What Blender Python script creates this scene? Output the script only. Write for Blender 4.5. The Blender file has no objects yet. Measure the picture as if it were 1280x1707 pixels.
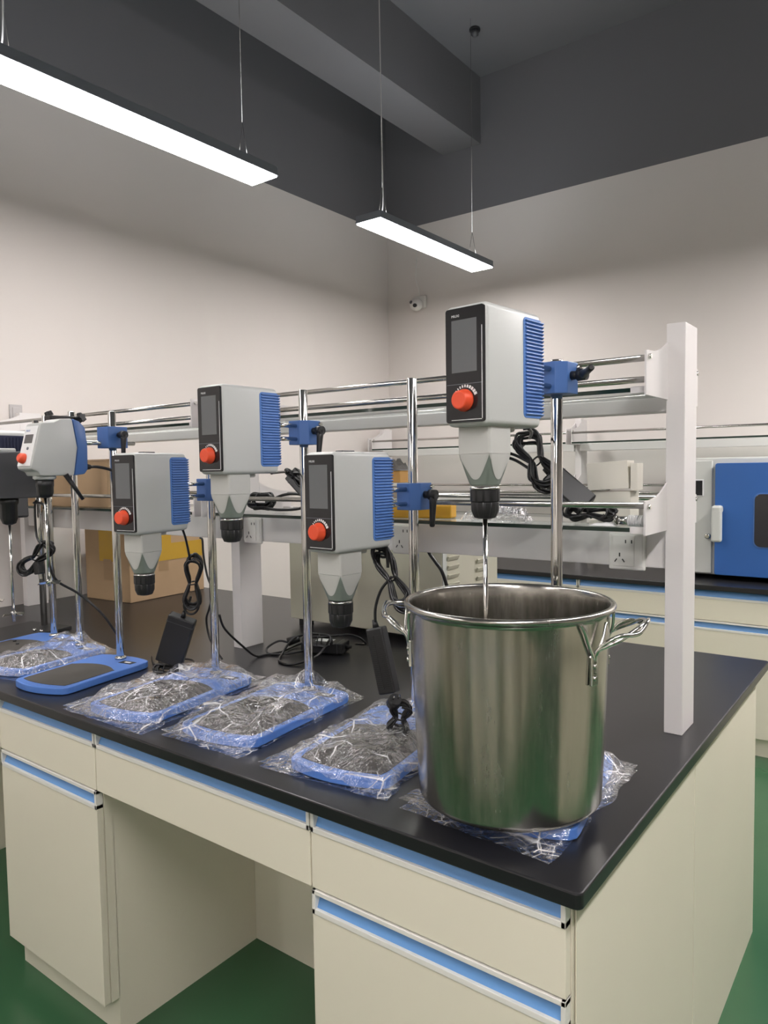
import bpy, bmesh, math, random
from mathutils import Vector, Matrix, noise
R = math.radians
PI = math.pi
SC = bpy.context.scene
COL = SC.collection

# ------------------------------------------------------------------ camera
YAW, PITCH, ROLL, FPX = 0.6432930141, -0.0594653216, -0.0153846904, 1213.55645
CAM = Vector((0.3845713997, -0.9675607700, 1.4631690881))
cy, sy, cp, sp = math.cos(YAW), math.sin(YAW), math.cos(PITCH), math.sin(PITCH)
fw = Vector((-sy*cp, cy*cp, sp)); rt = Vector((cy, sy, 0)); up = rt.cross(fw)
cr, sr = math.cos(ROLL), math.sin(ROLL)
rt, up = rt*cr + up*sr, -rt*sr + up*cr
cd = bpy.data.cameras.new('camera'); cam = bpy.data.objects.new('camera', cd); COL.objects.link(cam)
m = Matrix(((rt.x, up.x, -fw.x, CAM.x), (rt.y, up.y, -fw.y, CAM.y), (rt.z, up.z, -fw.z, CAM.z), (0, 0, 0, 1)))
cam.matrix_world = m
cd.sensor_fit = 'HORIZONTAL'; cd.sensor_width = 36; cd.lens = FPX/1280*36
cd.clip_start = 0.02; cd.clip_end = 60
SC.camera = cam

# ------------------------------------------------------------------ world, exposure, light levels
w = bpy.data.worlds.new('world'); SC.world = w; w.use_nodes = True
w.node_tree.nodes['Background'].inputs[0].default_value = (.9, .95, 1, 1)
w.node_tree.nodes['Background'].inputs[1].default_value = 0.02
SC.view_settings.view_transform = 'Standard'; SC.view_settings.look = 'None'
SC.view_settings.gamma = 1; SC.view_settings.use_curve_mapping = False
SC.view_settings.exposure = 1.76
LAMP = 24.0            # emission of the pendant diffusers
SC.cycles.max_bounces = 12; SC.cycles.transparent_max_bounces = 24
SC.cycles.sample_clamp_indirect = 6

# ------------------------------------------------------------------ materials
def mat(name, col, rough=.5, metal=0., coat=0., nscale=None, namp=.0, bump=0., bscale=200., spec=.5, stretch=None, cdist=.0005):
    M = bpy.data.materials.new(name); M.use_nodes = True; N = M.node_tree.nodes; L = M.node_tree.links
    b = N['Principled BSDF']
    b.inputs['Base Color'].default_value = (*col, 1); b.inputs['Roughness'].default_value = rough
    b.inputs['Metallic'].default_value = metal; b.inputs['Specular IOR Level'].default_value = spec
    if coat: b.inputs['Coat Weight'].default_value = coat; b.inputs['Coat Roughness'].default_value = .08
    tc = N.new('ShaderNodeTexCoord'); mp = N.new('ShaderNodeMapping'); L.new(tc.outputs['Object'], mp.inputs[0])
    if stretch: mp.inputs['Scale'].default_value = stretch
    if nscale:
        n = N.new('ShaderNodeTexNoise'); n.inputs['Scale'].default_value = nscale; n.inputs['Detail'].default_value = 5
        L.new(mp.outputs[0], n.inputs['Vector'])
        mx = N.new('ShaderNodeMix'); mx.data_type = 'RGBA'
        mx.inputs[6].default_value = (*[c*(1-namp) for c in col], 1); mx.inputs[7].default_value = (*[min(1, c*(1+namp)) for c in col], 1)
        L.new(n.outputs[0], mx.inputs[0]); L.new(mx.outputs[2], b.inputs['Base Color'])
    if bump:
        n2 = N.new('ShaderNodeTexNoise'); n2.inputs['Scale'].default_value = bscale; n2.inputs['Detail'].default_value = 4
        L.new(mp.outputs[0], n2.inputs['Vector'])
        bp = N.new('ShaderNodeBump'); bp.inputs['Strength'].default_value = bump; bp.inputs['Distance'].default_value = cdist
        L.new(n2.outputs[0], bp.inputs['Height']); L.new(bp.outputs[0], b.inputs['Normal'])
    return M
def emis(name, col, s):
    M = bpy.data.materials.new(name); M.use_nodes = True; b = M.node_tree.nodes['Principled BSDF']
    b.inputs['Base Color'].default_value = (.8, .8, .8, 1)
    b.inputs['Emission Color'].default_value = (*col, 1); b.inputs['Emission Strength'].default_value = s
    return M
WALLC = (.66, .615, .585)
DARKC = (.150, .148, .156)
def wall_mat():
    M = mat('painted_wall', WALLC, .85, bump=.15, bscale=60)
    N = M.node_tree.nodes; L = M.node_tree.links; b = N['Principled BSDF']
    g = N.new('ShaderNodeNewGeometry'); s = N.new('ShaderNodeSeparateXYZ'); L.new(g.outputs['Position'], s.inputs[0])
    c = N.new('ShaderNodeMath'); c.operation = 'GREATER_THAN'; c.inputs[1].default_value = 3.29; L.new(s.outputs['Z'], c.inputs[0])
    n = N.new('ShaderNodeTexNoise'); n.inputs['Scale'].default_value = 1.3; L.new(g.outputs['Position'], n.inputs['Vector'])
    m1 = N.new('ShaderNodeMix'); m1.data_type = 'RGBA'; m1.inputs[6].default_value = (.64, .60, .565, 1); m1.inputs[7].default_value = (.68, .63, .60, 1)
    L.new(n.outputs[0], m1.inputs[0])
    m2 = N.new('ShaderNodeMix'); m2.data_type = 'RGBA'; L.new(c.outputs[0], m2.inputs[0]); L.new(m1.outputs[2], m2.inputs[6]); m2.inputs[7].default_value = (*DARKC, 1)
    L.new(m2.outputs[2], b.inputs['Base Color'])
    return M
M = {}
M['wall'] = wall_mat()
M['ceil'] = mat('dark_ceiling_paint', DARKC, .8, nscale=2, namp=.06)
M['floor'] = mat('green_epoxy_floor', (.034, .104, .048), .22, nscale=1.5, namp=.18, bump=.08, bscale=9, cdist=.003)
M['top'] = mat('black_phenolic_worktop', (.011, .011, .013), .30, nscale=6, namp=.15, bump=.12, bscale=900, cdist=.0002)
M['cream'] = mat('cream_cabinet_board', (.74, .69, .565), .42, nscale=3, namp=.02)
M['creamw'] = mat('pale_aluminium_trim', (.74, .72, .67), .35)
M['bluep'] = mat('blue_recessed_pull', (.13, .30, .60), .4)
M['white'] = mat('white_powder_coated_steel', (.68, .65, .64), .38, nscale=4, namp=.02)
M['shell'] = mat('light_grey_plastic', (.50, .51, .495), .38)
M['neck'] = mat('neck_grey_plastic', (.47, .47, .445), .35)
M['cone'] = mat('dark_grey_green_plastic', (.17, .20, .175), .3)
M['bez'] = mat('black_glass_panel', (.016, .016, .018), .08)
M['scr'] = mat('grey_screen', (.13, .135, .14), .16)
M['screenA'] = mat('grey_small_screen', (.09, .085, .085), .3)
M['blue'] = mat('blue_plastic', (.075, .185, .47), .5)
M['dblue'] = mat('dark_blue_plastic', (.06, .145, .38), .38)
M['navy'] = mat('navy_plastic', (.03, .035, .075), .5)
M['base'] = mat('blue_base_coating', (.080, .195, .55), .4)
M['rubber'] = mat('dark_rubber_mat', (.062, .056, .05), .75, nscale=12, namp=.25)
M['orange'] = mat('orange_knob', (.80, .085, .03), .4)
M['black'] = mat('black_plastic', (.012, .012, .013), .42)
M['cable'] = mat('black_cable_sheath', (.010, .010, .011), .33)
M['darkgrey'] = mat('dark_grey_casing', (.085, .085, .09), .45)
M['chrome'] = mat('chrome', (.70, .69, .66), .10, 1.0)
M['chromed'] = mat('satin_steel_tube', (.55, .54, .51), .20, 1.0)
M['mark'] = mat('white_print', (.75, .75, .75), .5)
M['darkslot'] = mat('socket_slot', (.02, .02, .02), .6)
M['socket'] = mat('socket_plate_plastic', (.70, .68, .65), .35)
M['card'] = mat('corrugated_cardboard', (.40, .27, .155), .8, nscale=9, namp=.08, bump=.2, bscale=60)
M['tape'] = mat('yellow_packing_tape', (.50, .30, .035), .25)
M['tapeb'] = mat('brown_packing_tape', (.33, .215, .115), .3)
M['yellow'] = mat('yellow_plastic', (.80, .42, .03), .4)
M['orangebox'] = mat('orange_cardboard', (.50, .27, .08), .7)
M['grain'] = mat('speckled_grey_carton', (.30, .25, .20), .8, nscale=70, namp=.5)
M['cloth'] = mat('grey_cloth', (.10, .09, .085), .9, nscale=30, namp=.3)
M['carton'] = mat('off_white_carton', (.68, .65, .57), .6)
M['instr'] = mat('beige_instrument_steel', (.50, .48, .385), .5)
M['oven'] = mat('blue_oven_enamel', (.025, .105, .34), .35)
M['ovengrey'] = mat('grey_oven_enamel', (.52, .53, .50), .45)
M['winglass'] = mat('dark_oven_glass', (.03, .028, .03), .1)
M['label'] = mat('white_label', (.75, .75, .75), .5)
M['switchgrey'] = mat('switch_grey', (.45, .43, .42), .5)
M['lamphs'] = mat('grey_lamp_housing', (.16, .18, .21), .5)
M['diff'] = emis('lamp_diffuser', (1.0, .955, .94), LAMP*.52); M['diff_bright'] = emis('bright_lamp_diffuser', (1.0, .955, .94), LAMP*1.1); M['diff_back'] = emis('back_lamp_diffuser', (1.0, .955, .94), LAMP*1.7); M['diff_dim'] = emis('dim_lamp_diffuser', (1.0, .955, .94), LAMP*.45); M['upper_fill'] = emis('added_fill_strip', (.90, .95, 1.0), LAMP*.17)
def steel():
    S = mat('brushed_stainless_steel', (.47, .455, .42), .18, 1.0)
    N = S.node_tree.nodes; L = S.node_tree.links; b = N['Principled BSDF']
    tc = N.new('ShaderNodeTexCoord'); mp = N.new('ShaderNodeMapping'); mp.inputs['Scale'].default_value = (22, 22, 3.5); L.new(tc.outputs['Object'], mp.inputs[0])
    n = N.new('ShaderNodeTexNoise'); n.inputs['Scale'].default_value = 1.6; n.inputs['Detail'].default_value = 9; n.inputs['Roughness'].default_value = .7; L.new(mp.outputs[0], n.inputs[0])
    r = N.new('ShaderNodeMapRange'); r.inputs[1].default_value = .3; r.inputs[2].default_value = .7; r.inputs[3].default_value = .13; r.inputs[4].default_value = .30
    L.new(n.outputs[0], r.inputs[0]); L.new(r.outputs[0], b.inputs['Roughness'])
    m2 = N.new('ShaderNodeMapping'); m2.inputs['Scale'].default_value = (9, 9, .4); L.new(tc.outputs['Object'], m2.inputs[0])
    n2 = N.new('ShaderNodeTexNoise'); n2.inputs['Scale'].default_value = 2.2; n2.inputs['Detail'].default_value = 2; L.new(m2.outputs[0], n2.inputs[0])
    bp = N.new('ShaderNodeBump'); bp.inputs['Strength'].default_value = .35; bp.inputs['Distance'].default_value = .004; L.new(n2.outputs[0], bp.inputs['Height'])
    L.new(bp.outputs[0], b.inputs['Normal'])
    return S
M['steel'] = steel()
def glass(name, tint, alpha, rough=.03):
    G = bpy.data.materials.new(name); G.use_nodes = True; N = G.node_tree.nodes; L = G.node_tree.links; N.clear()
    o = N.new('ShaderNodeOutputMaterial'); t = N.new('ShaderNodeBsdfTransparent'); t.inputs[0].default_value = (*tint, 1)
    g = N.new('ShaderNodeBsdfGlossy'); g.inputs['Roughness'].default_value = rough
    f = N.new('ShaderNodeFresnel'); f.inputs[0].default_value = 1.5
    ge = N.new('ShaderNodeNewGeometry'); iv = N.new('ShaderNodeMath'); iv.operation = 'SUBTRACT'; iv.inputs[0].default_value = 1; L.new(ge.outputs['Backfacing'], iv.inputs[1])
    ml = N.new('ShaderNodeMath'); ml.operation = 'MULTIPLY'; L.new(f.outputs[0], ml.inputs[0]); L.new(iv.outputs[0], ml.inputs[1])
    x = N.new('ShaderNodeMixShader'); L.new(ml.outputs[0], x.inputs[0]); L.new(t.outputs[0], x.inputs[1]); L.new(g.outputs[0], x.inputs[2])
    L.new(x.outputs[0], o.inputs[0]); return G
M['glass'] = glass('shelf_glass', (.93, .965, .95), .9)
M['glassedge'] = mat('dark_glass_edge', (.015, .03, .022), .15)
def film():
    G = bpy.data.materials.new('clear_plastic_film'); G.use_nodes = True; N = G.node_tree.nodes; L = G.node_tree.links; N.clear()
    o = N.new('ShaderNodeOutputMaterial'); t = N.new('ShaderNodeBsdfTransparent'); t.inputs[0].default_value = (.97, .97, .98, 1)
    g = N.new('ShaderNodeBsdfGlossy'); g.inputs['Roughness'].default_value = .10; g.inputs[0].default_value = (.95, .95, .97, 1)
    d = N.new('ShaderNodeBsdfDiffuse'); d.inputs[0].default_value = (.8, .8, .8, 1)
    f = N.new('ShaderNodeFresnel'); f.inputs[0].default_value = 1.5
    tc = N.new('ShaderNodeTexCoord'); n = N.new('ShaderNodeTexNoise'); n.inputs['Scale'].default_value = 28; n.inputs['Detail'].default_value = 3; n.inputs['Distortion'].default_value = 2.5
    L.new(tc.outputs['Object'], n.inputs[0])
    bp = N.new('ShaderNodeBump'); bp.inputs['Strength'].default_value = .9; bp.inputs['Distance'].default_value = .01; L.new(n.outputs[0], bp.inputs['Height'])
    L.new(bp.outputs[0], g.inputs['Normal']); L.new(bp.outputs[0], f.inputs['Normal'])
    mr = N.new('ShaderNodeMath'); mr.operation = 'MULTIPLY_ADD'; mr.inputs[1].default_value = 2.0; mr.inputs[2].default_value = .05; mr.use_clamp = True
    ge = N.new('ShaderNodeNewGeometry'); iv = N.new('ShaderNodeMath'); iv.operation = 'SUBTRACT'; iv.inputs[0].default_value = 1; L.new(ge.outputs['Backfacing'], iv.inputs[1])
    m0 = N.new('ShaderNodeMath'); m0.operation = 'MULTIPLY'; L.new(f.outputs[0], m0.inputs[0]); L.new(iv.outputs[0], m0.inputs[1]); L.new(m0.outputs[0], mr.inputs[0])
    x0 = N.new('ShaderNodeMixShader'); x0.inputs[0].default_value = .02; L.new(t.outputs[0], x0.inputs[1]); L.new(d.outputs[0], x0.inputs[2])
    x = N.new('ShaderNodeMixShader'); L.new(mr.outputs[0], x.inputs[0]); L.new(x0.outputs[0], x.inputs[1]); L.new(g.outputs[0], x.inputs[2])
    # white fold lines, where the film is doubled
    nd = N.new('ShaderNodeTexNoise'); nd.inputs['Scale'].default_value = 7; L.new(tc.outputs['Object'], nd.inputs[0])
    ad = N.new('ShaderNodeVectorMath'); ad.operation = 'MULTIPLY_ADD'; L.new(nd.outputs['Color'], ad.inputs[0]); ad.inputs[1].default_value = (.06, .06, .06); L.new(tc.outputs['Object'], ad.inputs[2])
    prev = x.outputs[0]
    for sc_, th, am in ((9, .011, .62), (23, .016, .38)):
        vo = N.new('ShaderNodeTexVoronoi'); vo.feature = 'DISTANCE_TO_EDGE'; vo.inputs['Scale'].default_value = sc_; L.new(ad.outputs[0], vo.inputs['Vector'])
        mm = N.new('ShaderNodeMapRange'); mm.inputs[1].default_value = 0; mm.inputs[2].default_value = th*2.2; mm.inputs[3].default_value = am; mm.inputs[4].default_value = 0; L.new(vo.outputs['Distance'], mm.inputs[0])
        n5 = N.new('ShaderNodeTexNoise'); n5.inputs['Scale'].default_value = 12; L.new(tc.outputs['Object'], n5.inputs[0])
        m5 = N.new('ShaderNodeMapRange'); m5.inputs[1].default_value = .40; m5.inputs[2].default_value = .60; L.new(n5.outputs[0], m5.inputs[0])
        ml = N.new('ShaderNodeMath'); ml.operation = 'MULTIPLY'; L.new(mm.outputs[0], ml.inputs[0]); L.new(m5.outputs[0], ml.inputs[1])
        d2 = N.new('ShaderNodeBsdfDiffuse'); d2.inputs[0].default_value = (.92, .92, .93, 1)
        y = N.new('ShaderNodeMixShader'); L.new(ml.outputs[0], y.inputs[0]); L.new(prev, y.inputs[1]); L.new(d2.outputs[0], y.inputs[2]); prev = y.outputs[0]
    L.new(prev, o.inputs[0]); return G
M['film'] = film()

# ------------------------------------------------------------------ mesh helpers
def B(): return bmesh.new()
def box(bm, x0, x1, y0, y1, z0, z1, bev=0, seg=2, mtx=None):
    t = bmesh.new(); bmesh.ops.create_cube(t, size=1)
    for v in t.verts: v.co = Vector(((x0+x1)/2+v.co.x*(x1-x0), (y0+y1)/2+v.co.y*(y1-y0), (z0+z1)/2+v.co.z*(z1-z0)))
    if bev: bmesh.ops.bevel(t, geom=t.edges[:], offset=bev, segments=seg, profile=.5, affect='EDGES')
    if mtx is not None: bmesh.ops.transform(t, matrix=mtx, verts=t.verts)
    join(bm, t); return bm
def join(bm, t):
    me = bpy.data.meshes.new('tmp'); t.to_mesh(me); bm.from_mesh(me); bpy.data.meshes.remove(me); t.free()
def frame_of(d):
    d = d.normalized(); a = Vector((0, 0, 1)) if abs(d.z) < .9 else Vector((1, 0, 0))
    u = d.cross(a).normalized(); return u, d.cross(u).normalized()
def cyl(bm, a, b, r, r2=None, n=20, cap=True):
    a = Vector(a); b = Vector(b); r2 = r if r2 is None else r2; u, v = frame_of(b-a)
    A = [bm.verts.new(a+(u*math.cos(2*PI*i/n)+v*math.sin(2*PI*i/n))*r) for i in range(n)]
    Bv = [bm.verts.new(b+(u*math.cos(2*PI*i/n)+v*math.sin(2*PI*i/n))*r2) for i in range(n)]
    for i in range(n): f = bm.faces.new((A[i], A[(i+1) % n], Bv[(i+1) % n], Bv[i])); f.smooth = True
    if cap: bm.faces.new(A[::-1]); bm.faces.new(Bv)
    return bm
def tube(bm, pts, r, n=8, sub=6, cap=True):
    P = [Vector(p) for p in pts]
    if sub > 1 and len(P) > 2:
        Q = []
        for i in range(len(P)-1):
            p0 = P[max(i-1, 0)]; p1 = P[i]; p2 = P[i+1]; p3 = P[min(i+2, len(P)-1)]
            for k in range(sub):
                t = k/sub
                Q.append(.5*((2*p1)+(-p0+p2)*t+(2*p0-5*p1+4*p2-p3)*t*t+(-p0+3*p1-3*p2+p3)*t**3))
        Q.append(P[-1]); P = Q
    d = (P[1]-P[0]).normalized(); u, v = frame_of(d); rings = []
    for i, p in enumerate(P):
        d2 = ((P[i+1]-p) if i < len(P)-1 else (p-P[i-1]))
        if 0 < i < len(P)-1: d2 = (P[i+1]-P[i-1])
        if d2.length < 1e-9: d2 = d
        d2 = d2.normalized(); u = (u-d2*u.dot(d2)); u = u.normalized() if u.length > 1e-6 else frame_of(d2)[0]; v = d2.cross(u); d = d2
        rings.append([bm.verts.new(p+(u*math.cos(2*PI*k/n)+v*math.sin(2*PI*k/n))*r) for k in range(n)])
    for a, b in zip(rings, rings[1:]):
        for k in range(n): f = bm.faces.new((a[k], a[(k+1) % n], b[(k+1) % n], b[k])); f.smooth = True
    if cap: bm.faces.new(rings[0][::-1]); bm.faces.new(rings[-1])
    return bm
def lathe(bm, prof, c=(0, 0, 0), n=64, rfun=None, capb=True, capt=True, smooth=True):
    c = Vector(c); rings = []
    for (r, z) in prof:
        rings.append([bm.verts.new(c+Vector((r*(rfun(k, z) if rfun else 1)*math.cos(2*PI*k/n), r*(rfun(k, z) if rfun else 1)*math.sin(2*PI*k/n), z))) for k in range(n)])
    for a, b in zip(rings, rings[1:]):
        for k in range(n): f = bm.faces.new((a[k], a[(k+1) % n], b[(k+1) % n], b[k])); f.smooth = smooth
    if capb: bm.faces.new(rings[0][::-1])
    if capt: bm.faces.new(rings[-1])
    return bm
def prism(bm, poly, z0, z1, axis='z', bev=0, mtx=None):
    t = bmesh.new()
    def P(a, b, h): return {'z': (a, b, h), 'x': (h, a, b), 'y': (a, h, b)}[axis]
    A = [t.verts.new(P(a, b, z0)) for a, b in poly]; Bv = [t.verts.new(P(a, b, z1)) for a, b in poly]; n = len(poly)
    t.faces.new(A[::-1]); t.faces.new(Bv)
    for i in range(n): t.faces.new((A[i], A[(i+1) % n], Bv[(i+1) % n], Bv[i]))
    bmesh.ops.recalc_face_normals(t, faces=t.faces)
    if bev: bmesh.ops.bevel(t, geom=[e for e in t.edges if e.calc_face_angle(0) > .5], offset=bev, segments=2, profile=.5, affect='EDGES')
    if mtx is not None: bmesh.ops.transform(t, matrix=mtx, verts=t.verts)
    join(bm, t); return bm
def rrect(x0, x1, y0, y1, r, n=6):
    out = []
    for cx, cy_, a0 in ((x1-r, y0+r, -90), (x1-r, y1-r, 0), (x0+r, y1-r, 90), (x0+r, y0+r, 180)):
        for i in range(n+1): a = R(a0+90*i/n); out.append((cx+r*math.cos(a), cy_+r*math.sin(a)))
    return out
def obj(name, bm, m, parent=None, mtx=None, autosmooth=False):
    if mtx is not None: bmesh.ops.transform(bm, matrix=mtx, verts=bm.verts)
    bmesh.ops.recalc_face_normals(bm, faces=bm.faces)
    if autosmooth:
        for f in bm.faces: f.smooth = True
        for e in bm.edges:
            if e.calc_face_angle(0) > .6: e.smooth = False
    me = bpy.data.meshes.new(name); bm.to_mesh(me); bm.free()
    o = bpy.data.objects.new(name, me); COL.objects.link(o); me.materials.append(m if not isinstance(m, str) else M[m])
    if parent: o.parent = parent
    return o
def tag(o, label=None, cat=None, group=None, kind=None):
    if label: o['label'] = label
    if cat: o['category'] = cat
    if group: o['group'] = group
    if kind: o['kind'] = kind
    return o
def thing(name, label, cat, loc=(0, 0, 0), rz=0, group=None):
    o = bpy.data.objects.new(name, None); COL.objects.link(o); o.location = loc; o.rotation_euler = (0, 0, rz); o.empty_display_size = .05
    return tag(o, label, cat, group)
def struct(name, bm, m): return tag(obj(name, bm, m), kind='structure')
def copy_tree(o, parent=None):
    c = o.copy(); COL.objects.link(c); c.parent = parent
    for ch in list(o.children): copy_tree(ch, c)
    return c
def text(name, body, size, m, parent, loc, rot, ext=.0002):
    cu = bpy.data.curves.new(name, 'FONT'); cu.body = body; cu.size = size; cu.extrude = ext; cu.align_x = 'LEFT'
    t = bpy.data.objects.new('tmp', cu); COL.objects.link(t)
    me = bpy.data.meshes.new_from_object(t.evaluated_get(bpy.context.evaluated_depsgraph_get()))
    bpy.data.objects.remove(t)
    o = bpy.data.objects.new(name, me); COL.objects.link(o); me.materials.clear(); me.materials.append(M[m])
    o.parent = parent; o.location = loc; o.rotation_euler = rot; return o

# ------------------------------------------------------------------ room
XL, YB, XR, YF, ZC = -3.045, 3.70, 4.7, -4.2, 4.2
struct('floor', box(B(), XL-.1, XR+.1, YF-.1, YB+.1, -.1, 0), 'floor')
struct('ceiling', box(B(), XL-.1, XR+.1, YF-.1, YB+.1, ZC, ZC+.1), 'ceil')
struct('wall_left', box(B(), XL-.1, XL, YF, YB, 0, ZC), 'wall')
struct('wall_back', box(B(), XL-.1, XR+.1, YB, YB+.1, 0, ZC), 'wall')
struct('wall_right', box(B(), XR, XR+.1, YF, YB, 0, ZC), 'wall')
struct('wall_front', box(B(), XL-.1, XR+.1, YF-.1, YF, 0, ZC), 'wall')
struct('trim_1', box(B(), -2.52, -2.21, YF, YB, 3.745, ZC), 'ceil')['label'] = 'dark grey ceiling beam'

# pendant lamps
def lamp(x, y0, y1, z, label, group='linear pendant lamps', dm='diff'):
    t = thing('pendant_lamp', label, 'lamp', (x, (y0+y1)/2, z), 0, group); h = (y1-y0)/2; wd = .075
    bm = box(B(), -wd-.004, wd+.004, -h-.004, h+.004, .004, .038, .002)
    for s in (-1, 1):
        box(bm, s*(wd+.004)-.002, s*(wd+.004)+.002, -h-.004, h+.004, 0, .010); box(bm, -wd-.004, wd+.004, s*(h+.004)-.002, s*(h+.004)+.002, 0, .010)
    obj('lamp_housing', bm, 'lamphs', t)
    obj('diffuser', box(B(), -wd, wd, -h, h, -.006, .003), dm, t)
    obj('added_fill_strip', box(B(), -wd+.01, wd-.01, -h+.02, h-.02, .0375, .0395), 'upper_fill', t)  # unseen glowing strip added on the housing to brighten upper walls and ceiling
    for s in (-1, 1):
        yy = s*(h-.12)
        b = tube(B(), [(0, yy, .20), (0, yy, ZC-z)], .0011, 6, 1)
        tube(b, [(-.03, yy, .038), (0, yy, .20)], .0012, 6, 1); tube(b, [(.03, yy, .038), (0, yy, .20)], .0012, 6, 1)
        obj('suspension_wire', b, 'chromed', t)
    obj('power_cable', tube(B(), [(0, -h+.10, .038), (.012, -h+.11, .12), (.004, -h+.12, .4), (.0, -h+.12, 1.0), (0, -h+.12, ZC-z)], .0028, 6, 5), 'switchgrey', t)
    return t
LZ = 2.72
lamp(-1.925, 2.02, 3.19, LZ, 'shorter-looking linear pendant lamp over the pot, nearer the room corner')
lamp(-1.955, .10, 1.325, LZ, 'long linear pendant lamp running out of the picture at the left')
n = 0
for x in (-1.94, .95):
    for y0 in (-3.7, -1.8, .10, 2.02):
        if x < 0 and y0 > 0: continue
        lamp(x, y0, y0+1.2, LZ, 'linear pendant lamp out of frame over the aisles', 'lamps out of frame', 'diff' if x < 0 else 'diff_back' if y0 > 2 else 'diff_dim' if y0 > 0 else 'diff_bright')

# small things on wall / ceiling
t = thing('security_camera', 'small white dome security camera on the back wall by the corner', 'camera', (-2.732, YB, 2.69))
obj('mount', box(B(), -.055, .055, -.03, 0, -.02, .07, .01), 'socket', t)
bm = B(); bmesh.ops.create_uvsphere(bm, u_segments=28, v_segments=16, radius=.048)
for f in bm.faces: f.smooth = True
obj('housing_ball', bm, 'socket', t, Matrix.Translation((-.005, -.06, 0)))
obj('lens', cyl(B(), (.012, -.095, -.012), (.014, -.112, -.016), .014), 'black', t)
obj('sensor_window', cyl(B(), (-.02, -.095, .012), (-.022, -.108, .014), .012), 'darkgrey', t)
obj('camera_cable', tube(B(), [(0, -.02, .07), (.0, -.03, .12), (-.03, -.02, .2), (-.03, -.01, .4)], .004), 'socket', t)
t = thing('wall_switch', 'small grey switch plate on the left wall above the racks', 'switch', (XL, .746, 1.745))
obj('plate', box(B(), 0, .008, -.03, .03, -.043, .043, .003), 'switchgrey', t); obj('rocker', box(B(), .008, .012, -.018, .018, -.03, .03, .002), 'switchgrey', t)
t = thing('ceiling_sensor', 'small dark round sensor on the ceiling above the near lamp', 'sensor', (-1.958, 3.18, ZC))
obj('sensor_base', lathe(B(), [(.035, -.012), (.035, 0)], n=24), 'black', t); obj('sensor_head', lathe(B(), [(.010, -.05), (.022, -.04), (.022, -.012)], n=24), 'darkgrey', t)
t = thing('ceiling_hook', 'looped wire end hanging at the top edge of the picture', 'cable', (-2.30, 2.60, ZC))
obj('wire_loop', tube(B(), [(0, 0, 0), (-.03, 0, -.06), (-.02, .02, -.11), (.03, .01, -.12), (.05, 0, -.06), (.01, 0, -.01), (.03, .02, -.10), (0, .0, -.13), (-.02, 0, -.05)], .005), 'lamphs', t)

# ------------------------------------------------------------------ island bench
TOPZ = .85; TH = .824
D = 1.525
bm = B(); prism(bm, rrect(XL+.002, 0, 0, D, .012), TH, TOPZ, 'z', .003)
tag(obj('worktop', bm, 'top'), 'black laboratory worktop of the island bench in front', 'worktop')

FY = .02    # front plane of the drawer and door fronts
def pull_strip(parent, x0, x1, z0, z1, open_top, name='recessed_pull', y=FY, s=1, lip=.011):
    # pale aluminium frame with a blue recess
    b = B(); e = .008; yo = y-.002*s
    def bx(xa, xb, za, zb): box(b, xa, xb, min(yo, y+.018*s), max(yo, y+.018*s), za, zb, .0012)
    bx(x0, x0+e, z0, z1); bx(x1-e, x1, z0, z1); bx(x0, x1, z0, z0+lip)
    if not open_top: bx(x0, x1, z1-.009, z1)
    f = obj(name, b, 'creamw', parent)
    b = B(); ya = y+.004*s; yb = y+.020*s
    v = [b.verts.new(p) for p in ((x0+e, ya, z0+lip-.001), (x1-e, ya, z0+lip-.001), (x1-e, yb, z1-.002), (x0+e, yb, z1-.002),
                                  (x0+e, yb+.004*s, z0), (x1-e, yb+.004*s, z0), (x1-e, yb+.004*s, z1), (x0+e, yb+.004*s, z1))]
    for q in ((0, 1, 2, 3), (4, 7, 6, 5), (0, 4, 5, 1), (3, 2, 6, 7), (0, 3, 7, 4), (1, 5, 6, 2)): b.faces.new([v[i] for i in q])
    obj('blue_recess', b, 'bluep', f); return f
def drawer(parent, x0, x1, y=FY, s=1, zt=TH, zs=.790, zb=.668):
    g = .0018
    d = obj('drawer', box(B(), x0+g, x1-g, min(y, y+.018*s), max(y, y+.018*s), zb, zs-.002, .0012), 'cream', parent)
    pull_strip(d, x0+g, x1-g, zs-.0125, zt, True, y=y, s=s)
def door(parent, x0, x1, y=FY, s=1, zb=.10):
    g = .0018
    d = obj('door', box(B(), x0+g, x1-g, min(y, y+.018*s), max(y, y+.018*s), zb, .617, .0012), 'cream', parent)
    pull_strip(d, x0+g, x1-g, .617, .665, False, y=y, s=s)
def cabinet(x0, x1, y0, y1, label, s=1, wide_drawer=False, front=FY, group='cream base cabinets of the island bench'):
    t = thing('base_cabinet', label, 'cabinet', ((x0+x1)/2, (y0+y1)/2, 0), 0, group)
    cx = (x0+x1)/2; cyy = (y0+y1)/2
    off = Matrix.Translation((-cx, -cyy, 0))
    b = B(); ya = y0; yb = y1
    if s > 0: box(b, x0, x1, ya+.042, yb, 0, TH-.0005)        # carcass behind plinth recess
    else: box(b, x0, x1, ya, yb-.042, 0, TH-.0005)
    if s > 0: box(b, x0, x1, ya+.0195, ya+.043, .10, TH-.0005)
    else: box(b, x0, x1, yb-.043, yb-.0195, .10, TH-.0005)
    obj('body', b, 'cream', t, off)
    ch = []
    p = bpy.data.objects.new('tmp', None)
    # fronts built in world coordinates relative to the thing
    def rel(fn, *a):
        before = set(bpy.data.objects)
        fn(t, *a)
        for o in set(bpy.data.objects)-before:
            if o.type == 'MESH': o.data.transform(off)
    yfr = ya if s > 0 else yb
    rel(drawer, x0, x1, yfr, s); rel(door, x0, x1, yfr, s)
    return t
X1, X2, X3, X4 = -.029, -.5425, -1.2705, -1.766
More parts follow.
